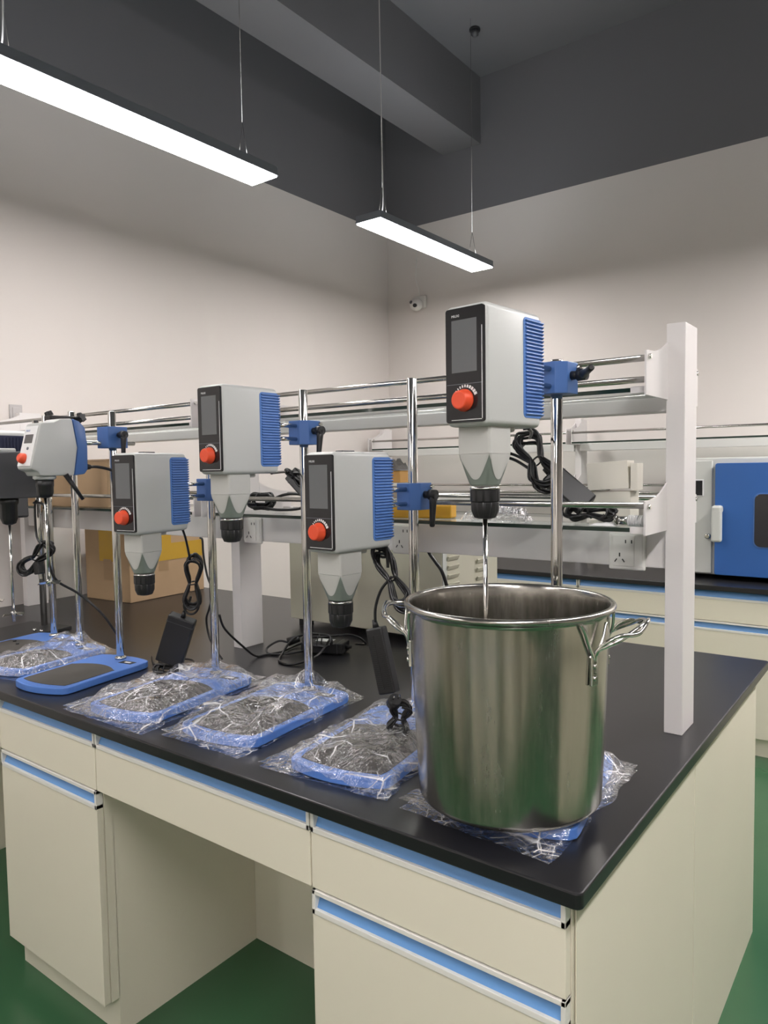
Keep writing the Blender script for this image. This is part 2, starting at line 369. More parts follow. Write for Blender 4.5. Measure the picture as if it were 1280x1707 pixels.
cabinet(X2, X1, FY, .76, 'cream drawer and door cabinet under the pot, at the bench end')
cabinet(X4, X3, FY, .54, 'cream drawer and door cabinet left of the open knee space')
cabinet(XL+.003, -2.49, FY, .54, 'cream cabinet mostly out of frame at the far left')
# knee-space drawer units
for (a, b_, lab) in ((X3, X2, 'wide cream drawer unit over the open knee space'), (-2.49, X4, 'cream drawer unit left out of frame over the second knee space')):
    t = thing('drawer_unit', lab, 'drawer', ((a+b_)/2, FY, TH), 0)
    off = Matrix.Translation((-(a+b_)/2, -FY, -TH)); before = set(bpy.data.objects)
    drawer(t, a, b_)
    obj('drawer_box', box(B(), a+.02, b_-.02, FY+.02, .50, .69, TH-.001), 'cream', t)
    for o in set(bpy.data.objects)-before: o.data.transform(off)
tag(obj('knee_space_panel', box(B(), -2.49, X2+.001, .541, .556, .0, TH-.001), 'cream'), 'cream back panel closing the knee spaces', 'panel')
tag(obj('end_panel', box(B(), X1+.0015, X1+.0035, .742, 1.466, .001, TH-.001), 'cream'), 'rear half of the cream end panel of the bench', 'panel')
tag(obj('end_panel', box(B(), X1+.0015, X1+.0035, .017+.03, .738, .001, TH-.001), 'cream'), 'front half of the cream end panel below the pot', 'panel')
for (a, b_) in ((-.5425, X1), (-1.27, -.5425), (-2.0, -1.27), (XL+.003, -2.0)):
    cabinet(a, b_, .765, 1.486, 'cream cabinet on the hidden rear side of the island bench', s=-1, group='rear cabinets of the island bench')

# reagent rack on the island
def post(x0, x1, y0, y1, z0, z1, label, name='rack_post'):
    t = thing(name, label, 'post', ((x0+x1)/2, (y0+y1)/2, z0), 0, 'white rack posts on the island bench')
    hx, hy = (x1-x0)/2, (y1-y0)/2
    obj('post_body', box(B(), -hx, hx, -hy, hy, 0, z1-z0, .0012), 'white', t)
    return t
def gusset(parent, xr, ys, sgn, zpt, zft, zb, reach=.156, th=.004):
    # curved bracket plate at x=xr (relative), starting at y=ys, running sgn*Y
    pts = [(0, zb), (0, zpt)]
    for i in range(1, 11):
        a = i/10; pts.append((a*reach*.92, zft+(zpt-zft)*(1-a)**2.2))
    pts += [(reach, zft-.002), (reach, zb)]
    poly = [(ys+sgn*p, q) for p, q in pts]
    g = obj('shelf_bracket', prism(B(), poly, xr, xr+th, 'x'), 'white', parent)
    obj('screw', cyl(B(), (xr+th, ys+sgn*(reach-.016), zft-.013), (xr+th+.006, ys+sgn*(reach-.016), zft-.013), .0055, n=12), 'chrome', g)
    return g
PY0, PY1, PZ = .7216, .8216, 1.774
posts = [(-.090, -.050, 'white rack post standing alone at the bench end right of the pot'),
         (-1.545, -1.503, 'middle white rack post between the carton and the grey instrument'),
         (-3.00, -2.96, 'far white rack post by the left wall')]
for i, (a, b_, lab) in enumerate(posts):
    t = post(a, b_, PY0, PY1, TOPZ, PZ if i == 0 else 1.745, lab)
    c = (a+b_)/2; hx = (b_-a)/2
    sides = []
    if i > 0: sides.append(hx-.004)
    if i < 2: sides.append(-hx)
    for xr in sides:
        for sgn, ys in ((-1, -.05), (1, .05)):
            gusset(t, xr, ys, sgn, 1.734-TOPZ, 1.700-TOPZ, 1.607-TOPZ)
            gusset(t, xr, ys, sgn, 1.422-TOPZ, 1.388-TOPZ, 1.315-TOPZ)
RY0, RY1 = PY0-.142, PY1+.142
for (xa, xb, wh) in ((-1.503, -.090, 'right'), (-2.96, -1.545, 'left')):
    side = 'over the pot side' if wh == 'right' else 'at the far left'
    for z, nm in ((1.617, 'upper'), (1.320, 'lower')):
        t = thing('glass_shelf', '%s clear glass shelf %s of the island rack' % (nm, side), 'shelf', ((xa+xb)/2, .7716, z), 0, 'glass shelves of the island rack')
        hx = (xb-xa)/2
        obj('glass_pane', box(B(), -hx+.03, hx-.03, -.180, .180, 0, .008), 'glass', t)
        e = B()
        for s in (-1, 1): box(e, -hx+.035, hx-.035, s*.1815-.0012, s*.1815+.0012, -.0005, .0085)
        obj('polished_edge', e, 'glassedge', t)
        e = B()
        for s in (-1, 1):
            for q in (-1, 1): box(e, s*(hx-.018)-.018, s*(hx-.018)+.018, q*.175-.0095, q*.175+.0095, -.004, .011, .001)
        obj('shelf_clip', e, 'white', t)
    # trunks under the shelves
    tag(obj('socket_trunking', box(B(), xa+.001, xb-.001, .740, .803, 1.225, 1.3185, .002), 'white'), 'white socket trunking under the lower shelf %s' % side, 'trunking', 'trunking of the island rack')
    tag(obj('rack_beam', box(B(), xa+.001, xb-.001, .742, .800, 1.582, 1.6155, .003), 'white'), 'white crossbeam under the upper glass shelf %s' % side, 'beam', 'beams of the island rack')
    for z, nm, ylist in ((1.684, 'top', (RY0, RY1)), (1.640, 'second', (RY0, RY1)), (1.377, 'lower', (RY0, RY1))):
        for yy in ylist:
            fr = 'front' if yy == RY0 else 'rear'
            tag(obj('guard_rail', cyl(B(), (xa-.0, yy, z), (xb-.001, yy, z), .0068, n=16), 'chromed'),
                '%s chrome guard rail along the %s edge of the rack, %s' % (nm, fr, side), 'rail', 'guard rails of the island rack')

# sockets on the trunking
def socket(x, z, label, y=.740, double=True):
    t = thing('wall_socket', label, 'socket', (x, y, z), 0, 'white sockets on the trunking')
    p = obj('frame', box(B(), -.043, .043, -.009, 0, -.043, .043, .004), 'socket', t)
    obj('face_plate', box(B(), -.033, .018, -.0105, -.0088, -.034, .038, .0007), 'socket', t)
    obj('side_plate', box(B(), .0195, .037, -.0105, -.0088, -.034, .038, .0007), 'socket', t)
    b = B(); yy = -.0112
    for xx in (-.002, .012): box(b, xx-.0013, xx+.0013, yy, yy+.001, .020, .028)
    box(b, -.0175, -.0145, yy, yy+.001, -.012, -.003)
    for s in (-1, 1):
        mt = Matrix.Translation((-.016+s*.009, yy, -.021)) @ Matrix.Rotation(R(-35)*s, 4, 'Y')
        box(b, -.0013, .0013, 0, .001, -.0045, .0045, mtx=mt)
    obj('pin_slot', b, 'darkslot', t)
    return t
socket(-.180, 1.2600, 'white power socket beside the end post, below the shelf')
socket(-.818, 1.2600, 'white power socket on the trunking behind the second nearest stirrer head')
socket(-1.447, 1.2600, 'white power socket above the middle rack post')
socket(-2.20, 1.2600, 'white power socket on the far trunking behind the stand poles')
socket(-2.78, 1.2600, 'white power socket farthest to the left on the trunking')

# ------------------------------------------------------------------ bench along the back wall
WF = 2.93
tag(obj('worktop', box(B(), XL+.002, 3.4, WF, YB-.002, TH, TOPZ, .003), 'top'), 'black worktop of the bench along the back wall', 'worktop')
xs = [-3.04, -2.29, -1.79, -1.192, -.692, .0, .5, 1.2, 1.7, 2.4, 2.9]
for i, (a, b_) in enumerate(zip(xs, xs[1:])):
    cabinet(a, b_, WF+.02, YB-.005, 'cream cabinet of the wall bench below the blue oven and rack', group='cream cabinets along the back wall')
for o in [o for o in bpy.data.objects if o.get('group') == 'cream cabinets along the back wall']:
    x = o.location.x
    o['label'] = ('cream wall bench cabinet below the blue oven' if -.7 < x < .3 else 'cream wall bench cabinet seen between the pot and the end post' if -1.2 < x < -.6
                  else 'cream wall bench cabinet hidden behind the instrument' if x < -1.1 else 'cream wall bench cabinet out of frame to the right')
# wall rack
for x, lab in ((-1.40, 'white post of the wall rack left of the end post'), (.66, 'white post of the wall rack out of frame right'), (-2.95, 'white post of the wall rack at the room corner')):
    t = thing('rack_post', lab, 'post', (x, 3.52, TOPZ), 0, 'posts of the wall rack')
    obj('post_body', box(B(), -.02, .02, -.05, .05, 0, .91, .0012), 'white', t)
    for xr in (-.02, .016):
        for zz in (0, -.325): gusset(t, xr, -.05, -1, .885+zz, .840+zz, .745+zz, reach=.15)
for (xa, xb0, sd) in ((-1.38, .64, 'right'), (-2.93, -1.42, 'left')):
    for z, nm in ((1.600, 'upper'), (1.275, 'lower')):
        xb = -.78 if (sd == 'right' and nm == 'lower') else xb0
        t = thing('wall_shelf', '%s shelf of the wall rack, %s bay' % (nm, sd), 'shelf', ((xa+xb)/2, 3.5, z), 0, 'shelves of the wall rack')
        h = (xb-xa)/2
        obj('glass_pane', box(B(), -h, h, -.18, .16, 0, .008), 'glass', t); obj('shelf_edge', box(B(), -h, h, -.183, -.180, -.001, .009), 'glassedge', t)
        obj('trunking', box(B(), -h, h, -.05, .02, -.045, -.001, .002), 'white', t)
    for z, nm in ((1.665, 'top'), (1.345, 'lower'), (1.300, 'bottom')):
        xb = -.78 if (sd == 'right' and nm != 'top') else xb0
        tag(obj('guard_rail', cyl(B(), (xa, 3.325, z), (xb, 3.325, z), .0068, n=12), 'chromed'), '%s chrome guard rail of the wall rack, %s bay' % (nm, sd), 'rail', 'guard rails of the wall rack')
tag(obj('small_black_box', box(B(), -.86, -.80, 3.45, 3.52, 1.285, 1.36, .004), 'black'), 'small black box on the wall rack behind the white carton', 'box')
tag(obj('coiled_wire', tube(B(), [(-1.30+.05*math.cos(i*1.9)+.004*i, 3.46+.03*math.sin(i*1.1), 1.30+.022*(1+math.sin(i*1.9))) for i in range(16)], .004), 'black'), 'small bunch of black wire on the lower wall shelf', 'cable')

# drying oven
t = thing('drying_oven', 'blue laboratory oven with dark window on the wall bench', 'oven', (-.2, 3.15, TOPZ))
oz = lambda z: z-TOPZ
obj('body', box(B(), -.56, .60, .02, .50, .022, .645, .008), 'ovengrey', t)
obj('control_strip', box(B(), -.545, -.335, .004, .02, .03, .630, .004), 'ovengrey', t)
obj('display', box(B(), -.47, -.375, 0, .004, .44, .53, .002), 'label', t)
obj('display_glass', box(B(), -.463, -.382, -.002, .001, .445, .524, .001), 'bez', t)
d = obj('door', prism(B(), rrect(-.315, .58, .028, .615, .012), -.022, .02, 'y', .003), 'oven', t)
wz0, wz1 = .185, .455
obj('door_window', prism(B(), rrect(-.125, .37, wz0, wz1, .03), -.0265, -.0215, 'y', .001), 'winglass', d)
obj('window_seal', prism(B(), rrect(-.131, .376, wz0-.006, wz1+.006, .034), -.0245, -.0215, 'y', .001), 'dblue', d)
hb = box(B(), -.322, -.272, -.075, -.040, .205, .375, .010); box(hb, -.322, -.272, -.075, -.02, .355, .395, .012)
obj('door_handle', hb, 'ovengrey', t)
obj('lock_knob', lathe(B(), [(.012, 0), (.015, .004), (.015, .018), (.009, .024)], n=20), 'chrome', t, Matrix.Translation((-.352, .004, .228)) @ Matrix.Rotation(R(90), 4, 'X'))
for x in (-.5, .54):
    for yy in (.06, .44): obj('foot', cyl(B(), (x, yy, 0), (x, yy, .024), .018), 'black', t)

# grey instrument on the rear half of the island
t = thing('louvred_instrument', 'large beige instrument with louvred side behind the rack post', 'instrument', (-1.27, 1.27, TOPZ))
obj('body', box(B(), -.357, .350, -.18, .215, .030, .365, .003), 'instr', t)
for yy in (-.115, .085):
    b = B()
    for k in range(9): 
        z = .055+.031*k
        mt = Matrix.Translation((.351, yy, z)) @ Matrix.Rotation(R(28), 4, 'Y')
        box(b, -.001, .006, -.036, .036, -.004, .012, .001, mtx=mt)
    obj('louvre_row', b, 'instr', t)
obj('side_trim', box(B(), .349, .353, -.176, -.150, .034, .36, .001), 'ovengrey', t)
for x in (-.31, .30):
    for yy in (-.14, .17): obj('foot', box(B(), x-.02, x+.02, yy-.02, yy+.02, 0, .031), 'black', t)
(obj('power_cord', tube(B(), [(-.93, 1.02, 1.225), (-.925, 1.02, 1.19), (-.905, 1.03, 1.155), (-.885, 1.04, 1.12), (-.87, 1.05, 1.05), (-.86, 1.05, .93), (-.83, 1.04, .856)], .006), 'cable', t, Matrix.Translation((1.27, -1.27, -TOPZ))))

# ------------------------------------------------------------------ stirrers
HW, HD, HH, HG = .0926, .188, .2208, .1319
HS = .937     # size of the motor heads
BASE_T = .0215
def base_outline(hw, fr, re, n=10):
    # closed outline in local coordinates: pole at origin, front towards -Y
    P = []
    for i in range(n+1):                       # front bulge, left to right
        a = -1+2*i/n; P.append((a*hw*.90, fr-.0-.020*(1-a*a)+.0))
    P += [(hw*.985, fr+.012), (hw, fr+.03)]
    P += [(hw*1.0, fr*.5), (hw*1.02, re-.055), (hw*1.0, re-.035), (hw*.93, re-.018)]
    for i in range(n+1):
        a = 1-2*i/n; P.append((a*hw*.80, re-.012+.012*(1-a*a)))
    P += [(-hw*.93, re-.018), (-hw*1.0, re-.035), (-hw*1.02, re-.055), (-hw*1.0, fr*.5), (-hw, fr+.03), (-hw*.985, fr+.012)]
    return P
def make_base(t, yaw, hw, fr, re):
    rot = Matrix.Rotation(yaw, 4, 'Z')
    b = obj('base_plate', prism(B(), base_outline(hw, fr, re), .001, BASE_T, 'z', .003), 'base', t, rot)
    f2 = fr+.018; r2 = fr+(re-fr)*.66; P = []
    for i in range(11): a = -1+2*i/10; P.append((a*hw*.80, f2-.014*(1-a*a)))
    P += [(hw*.84, f2+.02), (hw*.84, r2-.03)]
    for i in range(11): a = 1-2*i/10; P.append((a*hw*.80, r2-.03+.03*(1-a*a)))
    P += [(-hw*.84, r2-.03), (-hw*.84, f2+.02)]
    obj('rubber_mat', prism(B(), P, BASE_T-.001, BASE_T+.0012, 'z'), 'rubber', b, rot)
    bm = box(B(), hw*.30, hw*.78, re-.075, re-.050, BASE_T-.001, BASE_T+.0006)
    s = obj('rating_plate', bm, 'black', b, rot)
    obj('plate_print', box(B(), hw*.45, hw*.66, re-.067, re-.058, BASE_T, BASE_T+.0009), 'label', s, rot)
    return b
def make_pole(t, h, r=.0118):
    p = obj('pole', lathe(B(), [(r*.9, BASE_T), (r, BASE_T+.002), (r, h-.002), (r*.9, h)], n=32), 'chrome', t)
    obj('pole_collar', lathe(B(), [(r*1.5, BASE_T), (r*1.5, BASE_T+.006), (r*1.05, BASE_T+.009)], n=32), 'chromed', p)
def lever(parent, origin, boss, arm_dir, L=.075, yaw=0, name='clamp_lever'):
    o = Vector(origin); bd = Vector(boss).normalized(); ad = Vector(arm_dir).normalized()
    b = B(); cyl(b, o, o+bd*.014, .009, .008, 20); cyl(b, o+bd*.014, o+bd*.032, .0125, .0115, 20)
    s = o+bd*.024; u, v = frame_of(ad)
    rings = []
    for (q, rr) in ((0, .0105), (.25, .0085), (.7, .0068), (.95, .0066), (1, .004)):
        rings.append([b.verts.new(s+ad*(L*q)+(u*math.cos(2*PI*k/12)+v*math.sin(2*PI*k/12))*rr) for k in range(12)])
    for a, c in zip(rings, rings[1:]):
        for k in range(12): f = b.faces.new((a[k], a[(k+1) % 12], c[(k+1) % 12], c[k])); f.smooth = True
    b.faces.new(rings[0][::-1]); b.faces.new(rings[-1])
    l = obj(name, b, 'black', parent, Matrix.Rotation(yaw, 4, 'Z'))
    return l
def clamp(t, yaw, zc, arm, rods=True, hw=.0265, depth=.029, hh=.0315, rear=.032, rodlen=None):
    rot = Matrix.Rotation(yaw, 4, 'Z')
    poly = [(-hw, -depth), (hw-.014, -depth), (hw+.004, -depth+.018), (hw+.004, rear), (-hw, rear)]
    c = obj('clamp_block', prism(B(), poly, zc-hh, zc+hh, 'z', .0015), 'dblue', t, rot)
    if rods:
        for dz in (-.017, .017):
            obj('support_rod', cyl(B(), (0, -depth+.005, zc+dz), (0, -HG-.004, zc+dz), .0055, n=16), 'chrome', c, rot)
    obj_l = lever(c, (hw+.004, .006, zc+.004), (1, 0, 0), arm, yaw=yaw)
    obj('rod_screw', cyl(B(), (hw-.004, rear-.004, zc+.022), (hw+.012, rear-.004, zc+.022), .005, n=12), 'chrome', c, rot)
    return c
def stirrer_head(t, yaw, zb):
    rot = Matrix.Rotation(yaw, 4, 'Z') @ Matrix.Translation((0, -HG, zb)) @ Matrix.Scale(HS, 4)
    w = HW/2
    h = obj('motor_housing', box(B(), -w, w, -HD, 0, 0, HH, .011, 4), 'shell', t, rot, autosmooth=True)
    # blue ribbed vents wrapping the rear
    dv = .066; z0, z1 = .018, HH-.012; nr = 27
    b = prism(B(), rrect(-dv, .001, z0, z1, .010), -w-.0008, w+.0008, 'x', .0006)
    for k in range(nr):
        z = z0+.007+(z1-z0-.014)*k/(nr-1)
        for s in (-1, 1):
            prof = [(z-.0028, -.0004), (z+.0024, -.0004), (z+.0020, .0034), (z+.0004, .0038)]
            t2 = bmesh.new()
            A = [t2.verts.new((s*(w+.0005+q), -dv+.006, zz)) for zz, q in prof]; C = [t2.verts.new((s*(w+.0005+q), .0035, zz)) for zz, q in prof]
            for i in range(4): t2.faces.new((A[i], A[(i+1) % 4], C[(i+1) % 4], C[i]))
            t2.faces.new(A); t2.faces.new(C[::-1]); join(b, t2)
        box(b, -w-.001, w+.001, 0, .0035, z-.002, z+.002)
    obj('ribbed_vent', b, 'blue', h, rot)
    # front panel
    fy = -HD
    pnl = obj('display_panel', prism(B(), rrect(-w+.0035, w-.0035, .007, HH-.006, .005), fy-.0022, fy+.004, 'y', .0006), 'bez', h, rot)
    yy = fy-.0022
    obj('screen', box(B(), -.0285, .0275, yy-.0005, yy+.001, .098, .193), 'scr', pnl, rot)
    e = box(B(), -w+.006, w-.006, yy-.0003, yy+.001, .0765, .0772)
    obj('panel_seam', e, 'lamphs', pnl, rot)
    e = box(B(), -.030, w-.0085, yy-.0008, yy+.001, .0112, .0124, .0002); box(e, w-.0080, w-.0068, yy-.0008, yy+.001, .013, .178, .0002)
    obj('silver_trim', e, 'label', pnl, rot)
    e = B()
    for k in range(11):
        a = R(150-k*12.5); r0 = .0235; ln = .0022+.0003*k; wd = .0006+.00018*k
        mt = Matrix.Translation((0, yy-.0003, .047)) @ Matrix.Rotation(-a, 4, 'Y')
        box(e, r0, r0+ln+.0012, -.0004, .0004, -wd, wd, mtx=mt)
    obj('dial_mark', e, 'mark', pnl, rot)
    kn = lathe(B(), [(.0205, 0), (.0205, .0035), (.0185, .006), (.0170, .0175), (.0155, .0195), (.0120, .0182)], n=40)
    obj('control_knob', kn, 'orange', h, rot @ Matrix.Translation((0, yy, .047)) @ Matrix.Rotation(R(90), 4, 'X'))
    tx = text('brand_text', 'MIUXI', .0066, 'mark', pnl, (0, 0, 0), (0, 0, 0), .0001)
    tx.data.transform(rot @ Matrix.Translation((-.0285, yy-.0004, .1985)) @ Matrix.Rotation(R(90), 4, 'X'))
    obj('top_cap', box(B(), -.012, .012, -.125, -.085, HH-.001, HH+.004, .002), 'black', h, rot)
    # neck
    ncy = -HD+.0595; q = .0362
    nk = prism(B(), rrect(-q, q, ncy-q, ncy+q, .005, 4), -.050, .004, 'z')
    box(nk, -.030, .030, ncy+q-.004, ncy+q+.024, -.009, .003, .004)
    neck = obj('neck', nk, 'neck', h, rot)
    def cs(ang, tt, off=0):       # square -> circle cross-section radius
        c_, s_ = math.cos(ang), math.sin(ang)
        sq = q*.985/max(abs(c_), abs(s_)); sq = min(sq, q*1.30); ci = .0275
        k = tt**1.25
        rr = sq*(1-k)+ci*k
        return rr+off
    zt, zbm = -.0505, -.110
    b = B(); na, nt = 96, 18; rows = []
    for j in range(nt+1):
        tt = j/nt
        rows.append([b.verts.new((cs(2*PI*k/na, tt)*math.cos(2*PI*k/na), ncy+cs(2*PI*k/na, tt)*math.sin(2*PI*k/na), zt+(zbm-zt)*tt)) for k in range(na)])
    for r1, r2 in zip(rows, rows[1:]):
        for k in range(na): f = b.faces.new((r1[k], r1[(k+1) % na], r2[(k+1) % na], r2[k])); f.smooth = True
    b.faces.new(rows[0]); b.faces.new(rows[-1][::-1])
    cone = obj('gear_cone', b, 'cone', neck, rot)
    b = B()
    for f4 in range(4):
        rows = []; m_ = 24
        for j in range(13):
            row = []
            for i in range(m_+1):
                rel = -1+2*i/m_; ang = f4*PI/2+rel*PI/4*.995
                lim = .03+.77*(1-abs(rel)**2.5)
                tt = lim*j/12; rr = cs(ang, tt, .0012)
                row.append(b.verts.new((rr*math.cos(ang), ncy+rr*math.sin(ang), zt+(zbm-zt)*tt)))
            rows.append(row)
        for r1, r2 in zip(rows, rows[1:]):
            for i in range(m_): f = b.faces.new((r1[i], r1[i+1], r2[i+1], r2[i])); f.smooth = True
    obj('neck_petal', b, 'neck', neck, rot)
    obj('chuck_ring', lathe(B(), [(.0275, -.1115), (.0285, -.1145), (.0285, -.1165), (.024, -.118)], (0, ncy, 0), 48), 'chromed', neck, rot)
    def rib(k, z): return 1.0 if (k % 8) else .97
    ck = lathe(B(), [(.022, -.117), (.0283, -.118), (.0283, -.139), (.0268, -.141)], (0, ncy, 0), 96, rib)
    lathe(ck, [(.0255, -.140), (.0268, -.142), (.0262, -.158), (.0205, -.1705), (.012, -.173)], (0, ncy, 0), 96, rib)
    obj('chuck', ck, 'black', h, rot, autosmooth=True)
    return h, ncy*HS-HG
def stirrer(px, py, yaw, zb, label, byaw=.12, bw=.118, bf=-.355, br=.045, polez=1.673, arm=(0, -.15, -1), shaft=0, screw=True):
    t = thing('overhead_stirrer', label, 'stirrer', (px, py, TOPZ), 0, 'overhead stirrers with orange knobs')
    make_base(t, byaw, bw, bf, br); make_pole(t, polez-TOPZ)
    clamp(t, yaw, zb-TOPZ+.105, arm)
    h, cyh = stirrer_head(t, yaw, zb-TOPZ)
    if screw:
        rot = Matrix.Rotation(yaw, 4, 'Z')
        b = cyl(B(), (.012, -HG+.002, zb-TOPZ+.040), (.012, -HG+.022, zb-TOPZ+.040), .0022, n=10)
        cyl(b, (.012, -HG+.018, zb-TOPZ+.040), (.012, -HG+.030, zb-TOPZ+.040), .007, n=8)
        obj('rear_thumb_screw', b, 'black', h, rot)
    if shaft:
        rot = Matrix.Rotation(yaw, 4, 'Z')
        obj('stirring_shaft', cyl(B(), (0, cyh, zb-TOPZ-.158), (0, cyh, shaft-TOPZ), .0042, n=20), 'chrome', t, rot)
        b = B()
        for k in range(4):
            mt = Matrix.Translation((0, cyh, shaft-TOPZ+.004)) @ Matrix.Rotation(k*PI/2, 4, 'Z') @ Matrix.Translation((.022, 0, 0)) @ Matrix.Rotation(R(40), 4, 'X')
            box(b, -.018, .018, -.008, .008, -.0008, .0008, mtx=mt)
        obj('propeller', b, 'chrome', t, rot)
    return t
S0 = stirrer(-1.2761, .4148, .1138, 1.3058, 'white overhead stirrer with the lower head, left of the two middle ones', .14, arm=(-.35, -.25, 1))
S1 = stirrer(-.9416, .4529, -.0179, 1.4556, 'white overhead stirrer with raised head, left of the middle of the photo', .10, arm=(0, -.12, -1))
S2 = stirrer(-.5897, .4479, -.0656, 1.2921, 'white overhead stirrer with low head directly left of the steel pot', .13, arm=(0, -.08, -1))
S3 = stirrer(-.2217, .4275, -.1047, 1.5335, 'white overhead stirrer with the highest head, its shaft down in the pot', .16, bw=.112, bf=-.315, br=.040, arm=(.62, -.75, .05), shaft=.98, polez=1.6765)

# stirrer A: rounded body with slanted control panel and blue rear
AX, AY = -1.668, .358
t = thing('overhead_stirrer', 'small white stirrer with slanted panel and blue rear, on an unwrapped blue base', 'stirrer', (AX, AY, TOPZ), 0, 'overhead stirrers at the left end')
make_base(t, .17, .108, -.30, .035); make_pole(t, 1.655-TOPZ)
def wp(y, z): return (y-AY, z-TOPZ)
wx0, wx1 = -1.742-AX, -1.660-AX
side = [wp(.118, 1.457), wp(.112, 1.470), wp(.096, 1.475), wp(.091, 1.482), wp(.124, 1.607), wp(.130, 1.611), wp(.165, 1.614), wp(.185, 1.624), wp(.222, 1.626), wp(.236, 1.54), wp(.222, 1.457)]
h = obj('motor_housing', prism(B(), side, wx0, wx1, 'x', .005), 'shell', t, autosmooth=True)
rear = [wp(.2225, 1.457), wp(.2365, 1.54), wp(.2225, 1.626), wp(.245, 1.618), wp(.262, 1.600), wp(.268, 1.54), wp(.266, 1.475), wp(.256, 1.461)]
obj('rear_cover', prism(B(), rear, wx0-.001, wx1+.001, 'x', .004), 'dblue', h, autosmooth=True)
# panel frame on the slant
p0 = Vector((0, wp(.091, 1.482)[0], wp(.091, 1.482)[1])); p1 = Vector((0, wp(.124, 1.607)[0], wp(.124, 1.607)[1]))
pz = (p1-p0).normalized(); px_ = Vector((1, 0, 0)); pn = px_.cross(pz)      # outward = -Y-ish
if pn.y > 0: pn = -pn
PM = Matrix(((1, pn.x, pz.x, (wx0+wx1)/2), (0, pn.y, pz.y, p0.y), (0, pn.z, pz.z, p0.z), (0, 0, 0, 1)))
obj('control_panel', box(B(), -.036, .036, .0, .002, .004, .124, .001), 'label', h, PM)
obj('screen', box(B(), -.024, .020, .0018, .003, .072, .098), 'screenA', h, PM)
obj('button', cyl(B(), (.004, .001, .056), (.004, .004, .056), .0045, n=16), 'lamphs', h, PM)
obj('control_knob', lathe(B(), [(.0155, 0), (.0155, .006), (.0135, .014), (.009, .018)], n=28), 'orange', h, PM @ Matrix.Translation((-.006, .001, .026)) @ Matrix.Rotation(R(-90), 4, 'X'))
tx = text('brand_text', 'MIUXI', .0085, 'dblue', h, (0, 0, 0), (0, 0, 0), .0001)
tx.data.transform(PM @ Matrix.Translation((-.027, .0022, .107)) @ Matrix(((1, 0, 0, 0), (0, 0, 1, 0), (0, 1, 0, 0), (0, 0, 0, 1))))
cyA = .152-AY; cxA = -1.702-AX
obj('chuck_collar', lathe(B(), [(.027, 1.446-TOPZ), (.032, 1.450-TOPZ), (.032, 1.459-TOPZ)], (cxA, cyA, 0), 32), 'shell', h)
obj('chuck', lathe(B(), [(.008, 1.392-TOPZ), (.019, 1.396-TOPZ), (.0235, 1.408-TOPZ), (.0240, 1.425-TOPZ), (.0252, 1.427-TOPZ), (.0252, 1.447-TOPZ)], (cxA, cyA, 0), 48, lambda k, z: 1 if k % 4 else .96), 'black', h)
def propeller_shaft(t, x, y, ztop, zbot, zp):
    obj('stirring_shaft', cyl(B(), (x, y, ztop-TOPZ), (x, y, zbot-TOPZ), .0042, n=16), 'chrome', t)
    b = cyl(B(), (x, y, zp-TOPZ-.006), (x, y, zp-TOPZ+.008), .0075, n=16)
    for k in range(3):
        mt = Matrix.Translation((x, y, zp-TOPZ)) @ Matrix.Rotation(k*2*PI/3+.6, 4, 'Z') @ Matrix.Translation((.020, 0, 0)) @ Matrix.Rotation(R(35), 4, 'X')
        box(b, -.014, .014, -.007, .007, -.0008, .0008, mtx=mt)
    obj('propeller', b, 'chrome', t)
propeller_shaft(t, cxA, cyA, 1.40, 1.13, 1.142)
c = obj('clamp_block', box(B(), -.030, .030, -.034, .034, 1.540-TOPZ, 1.606-TOPZ, .0015), 'dblue', t)
obj('support_rod', cyl(B(), (-.012, -.115, 1.556-TOPZ), (-.012, .085, 1.556-TOPZ), .0065, n=16), 'chrome', c)
lever(c, (.030, .004, 1.580-TOPZ), (1, 0, 0), (0, -.05, -1), .062)
b = B(); s = Vector((.010, -.165, 1.46-TOPZ))
cyl(b, s, s+Vector((.012, .045, -.075)), .008, .005, 12); obj('lower_lever', b, 'black', h)
obj('cable_gland', cyl(B(), (wx1-.02, .262-AY, 1.484-TOPZ), (wx1-.018, .285-AY, 1.482-TOPZ), .012, .007, n=16), 'black', h)
(obj('power_cord', tube(B(), [(-1.68, .284, 1.482), (-1.675, .31, 1.482), (-1.66, .35, 1.470), (-1.62, .40, 1.435), (-1.57, .44, 1.38), (-1.56, .45, 1.33), (-1.60, .46, 1.25)], .0045), 'cable', t, Matrix.Translation((-AX, -AY, -TOPZ))))

# stirrer G: dark grey head, black base
GX, GY = -1.945, .385
t = thing('overhead_stirrer', 'dark grey overhead stirrer with black chuck, cut by the left picture edge', 'stirrer', (GX, GY, TOPZ), 0, 'overhead stirrers at the left end')
make_base(t, .17, .108, -.30, .035); make_pole(t, 1.672-TOPZ)
def gp(y, z): return (y-GY, z-TOPZ)
side = [gp(.100, 1.388), gp(.100, 1.515), gp(.112, 1.532), gp(.300, 1.540), gp(.310, 1.530), gp(.310, 1.400), gp(.300, 1.385)]
h = obj('motor_housing', prism(B(), side, -2.035-GX, -1.950-GX, 'x', .003), 'darkgrey', t)
obj('top_insert', box(B(), -2.028-GX, -1.957-GX, .115-GY, .200-GY, 1.533-TOPZ, 1.546-TOPZ, .004), 'shell', h)
b = B(); prism(b, rrect(-2.028-GX, -1.957-GX, 1.400-TOPZ, 1.425-TOPZ, .002), .0985-GY, .1005-GY, 'y')
obj('rating_label', b, 'label', h)
b = B()
for k in range(3): box(b, -2.024-GX+k*.024, -2.010-GX+k*.024, .0977-GY, .0987-GY, 1.404-TOPZ, 1.421-TOPZ)
obj('label_print', b, 'darkgrey', h)
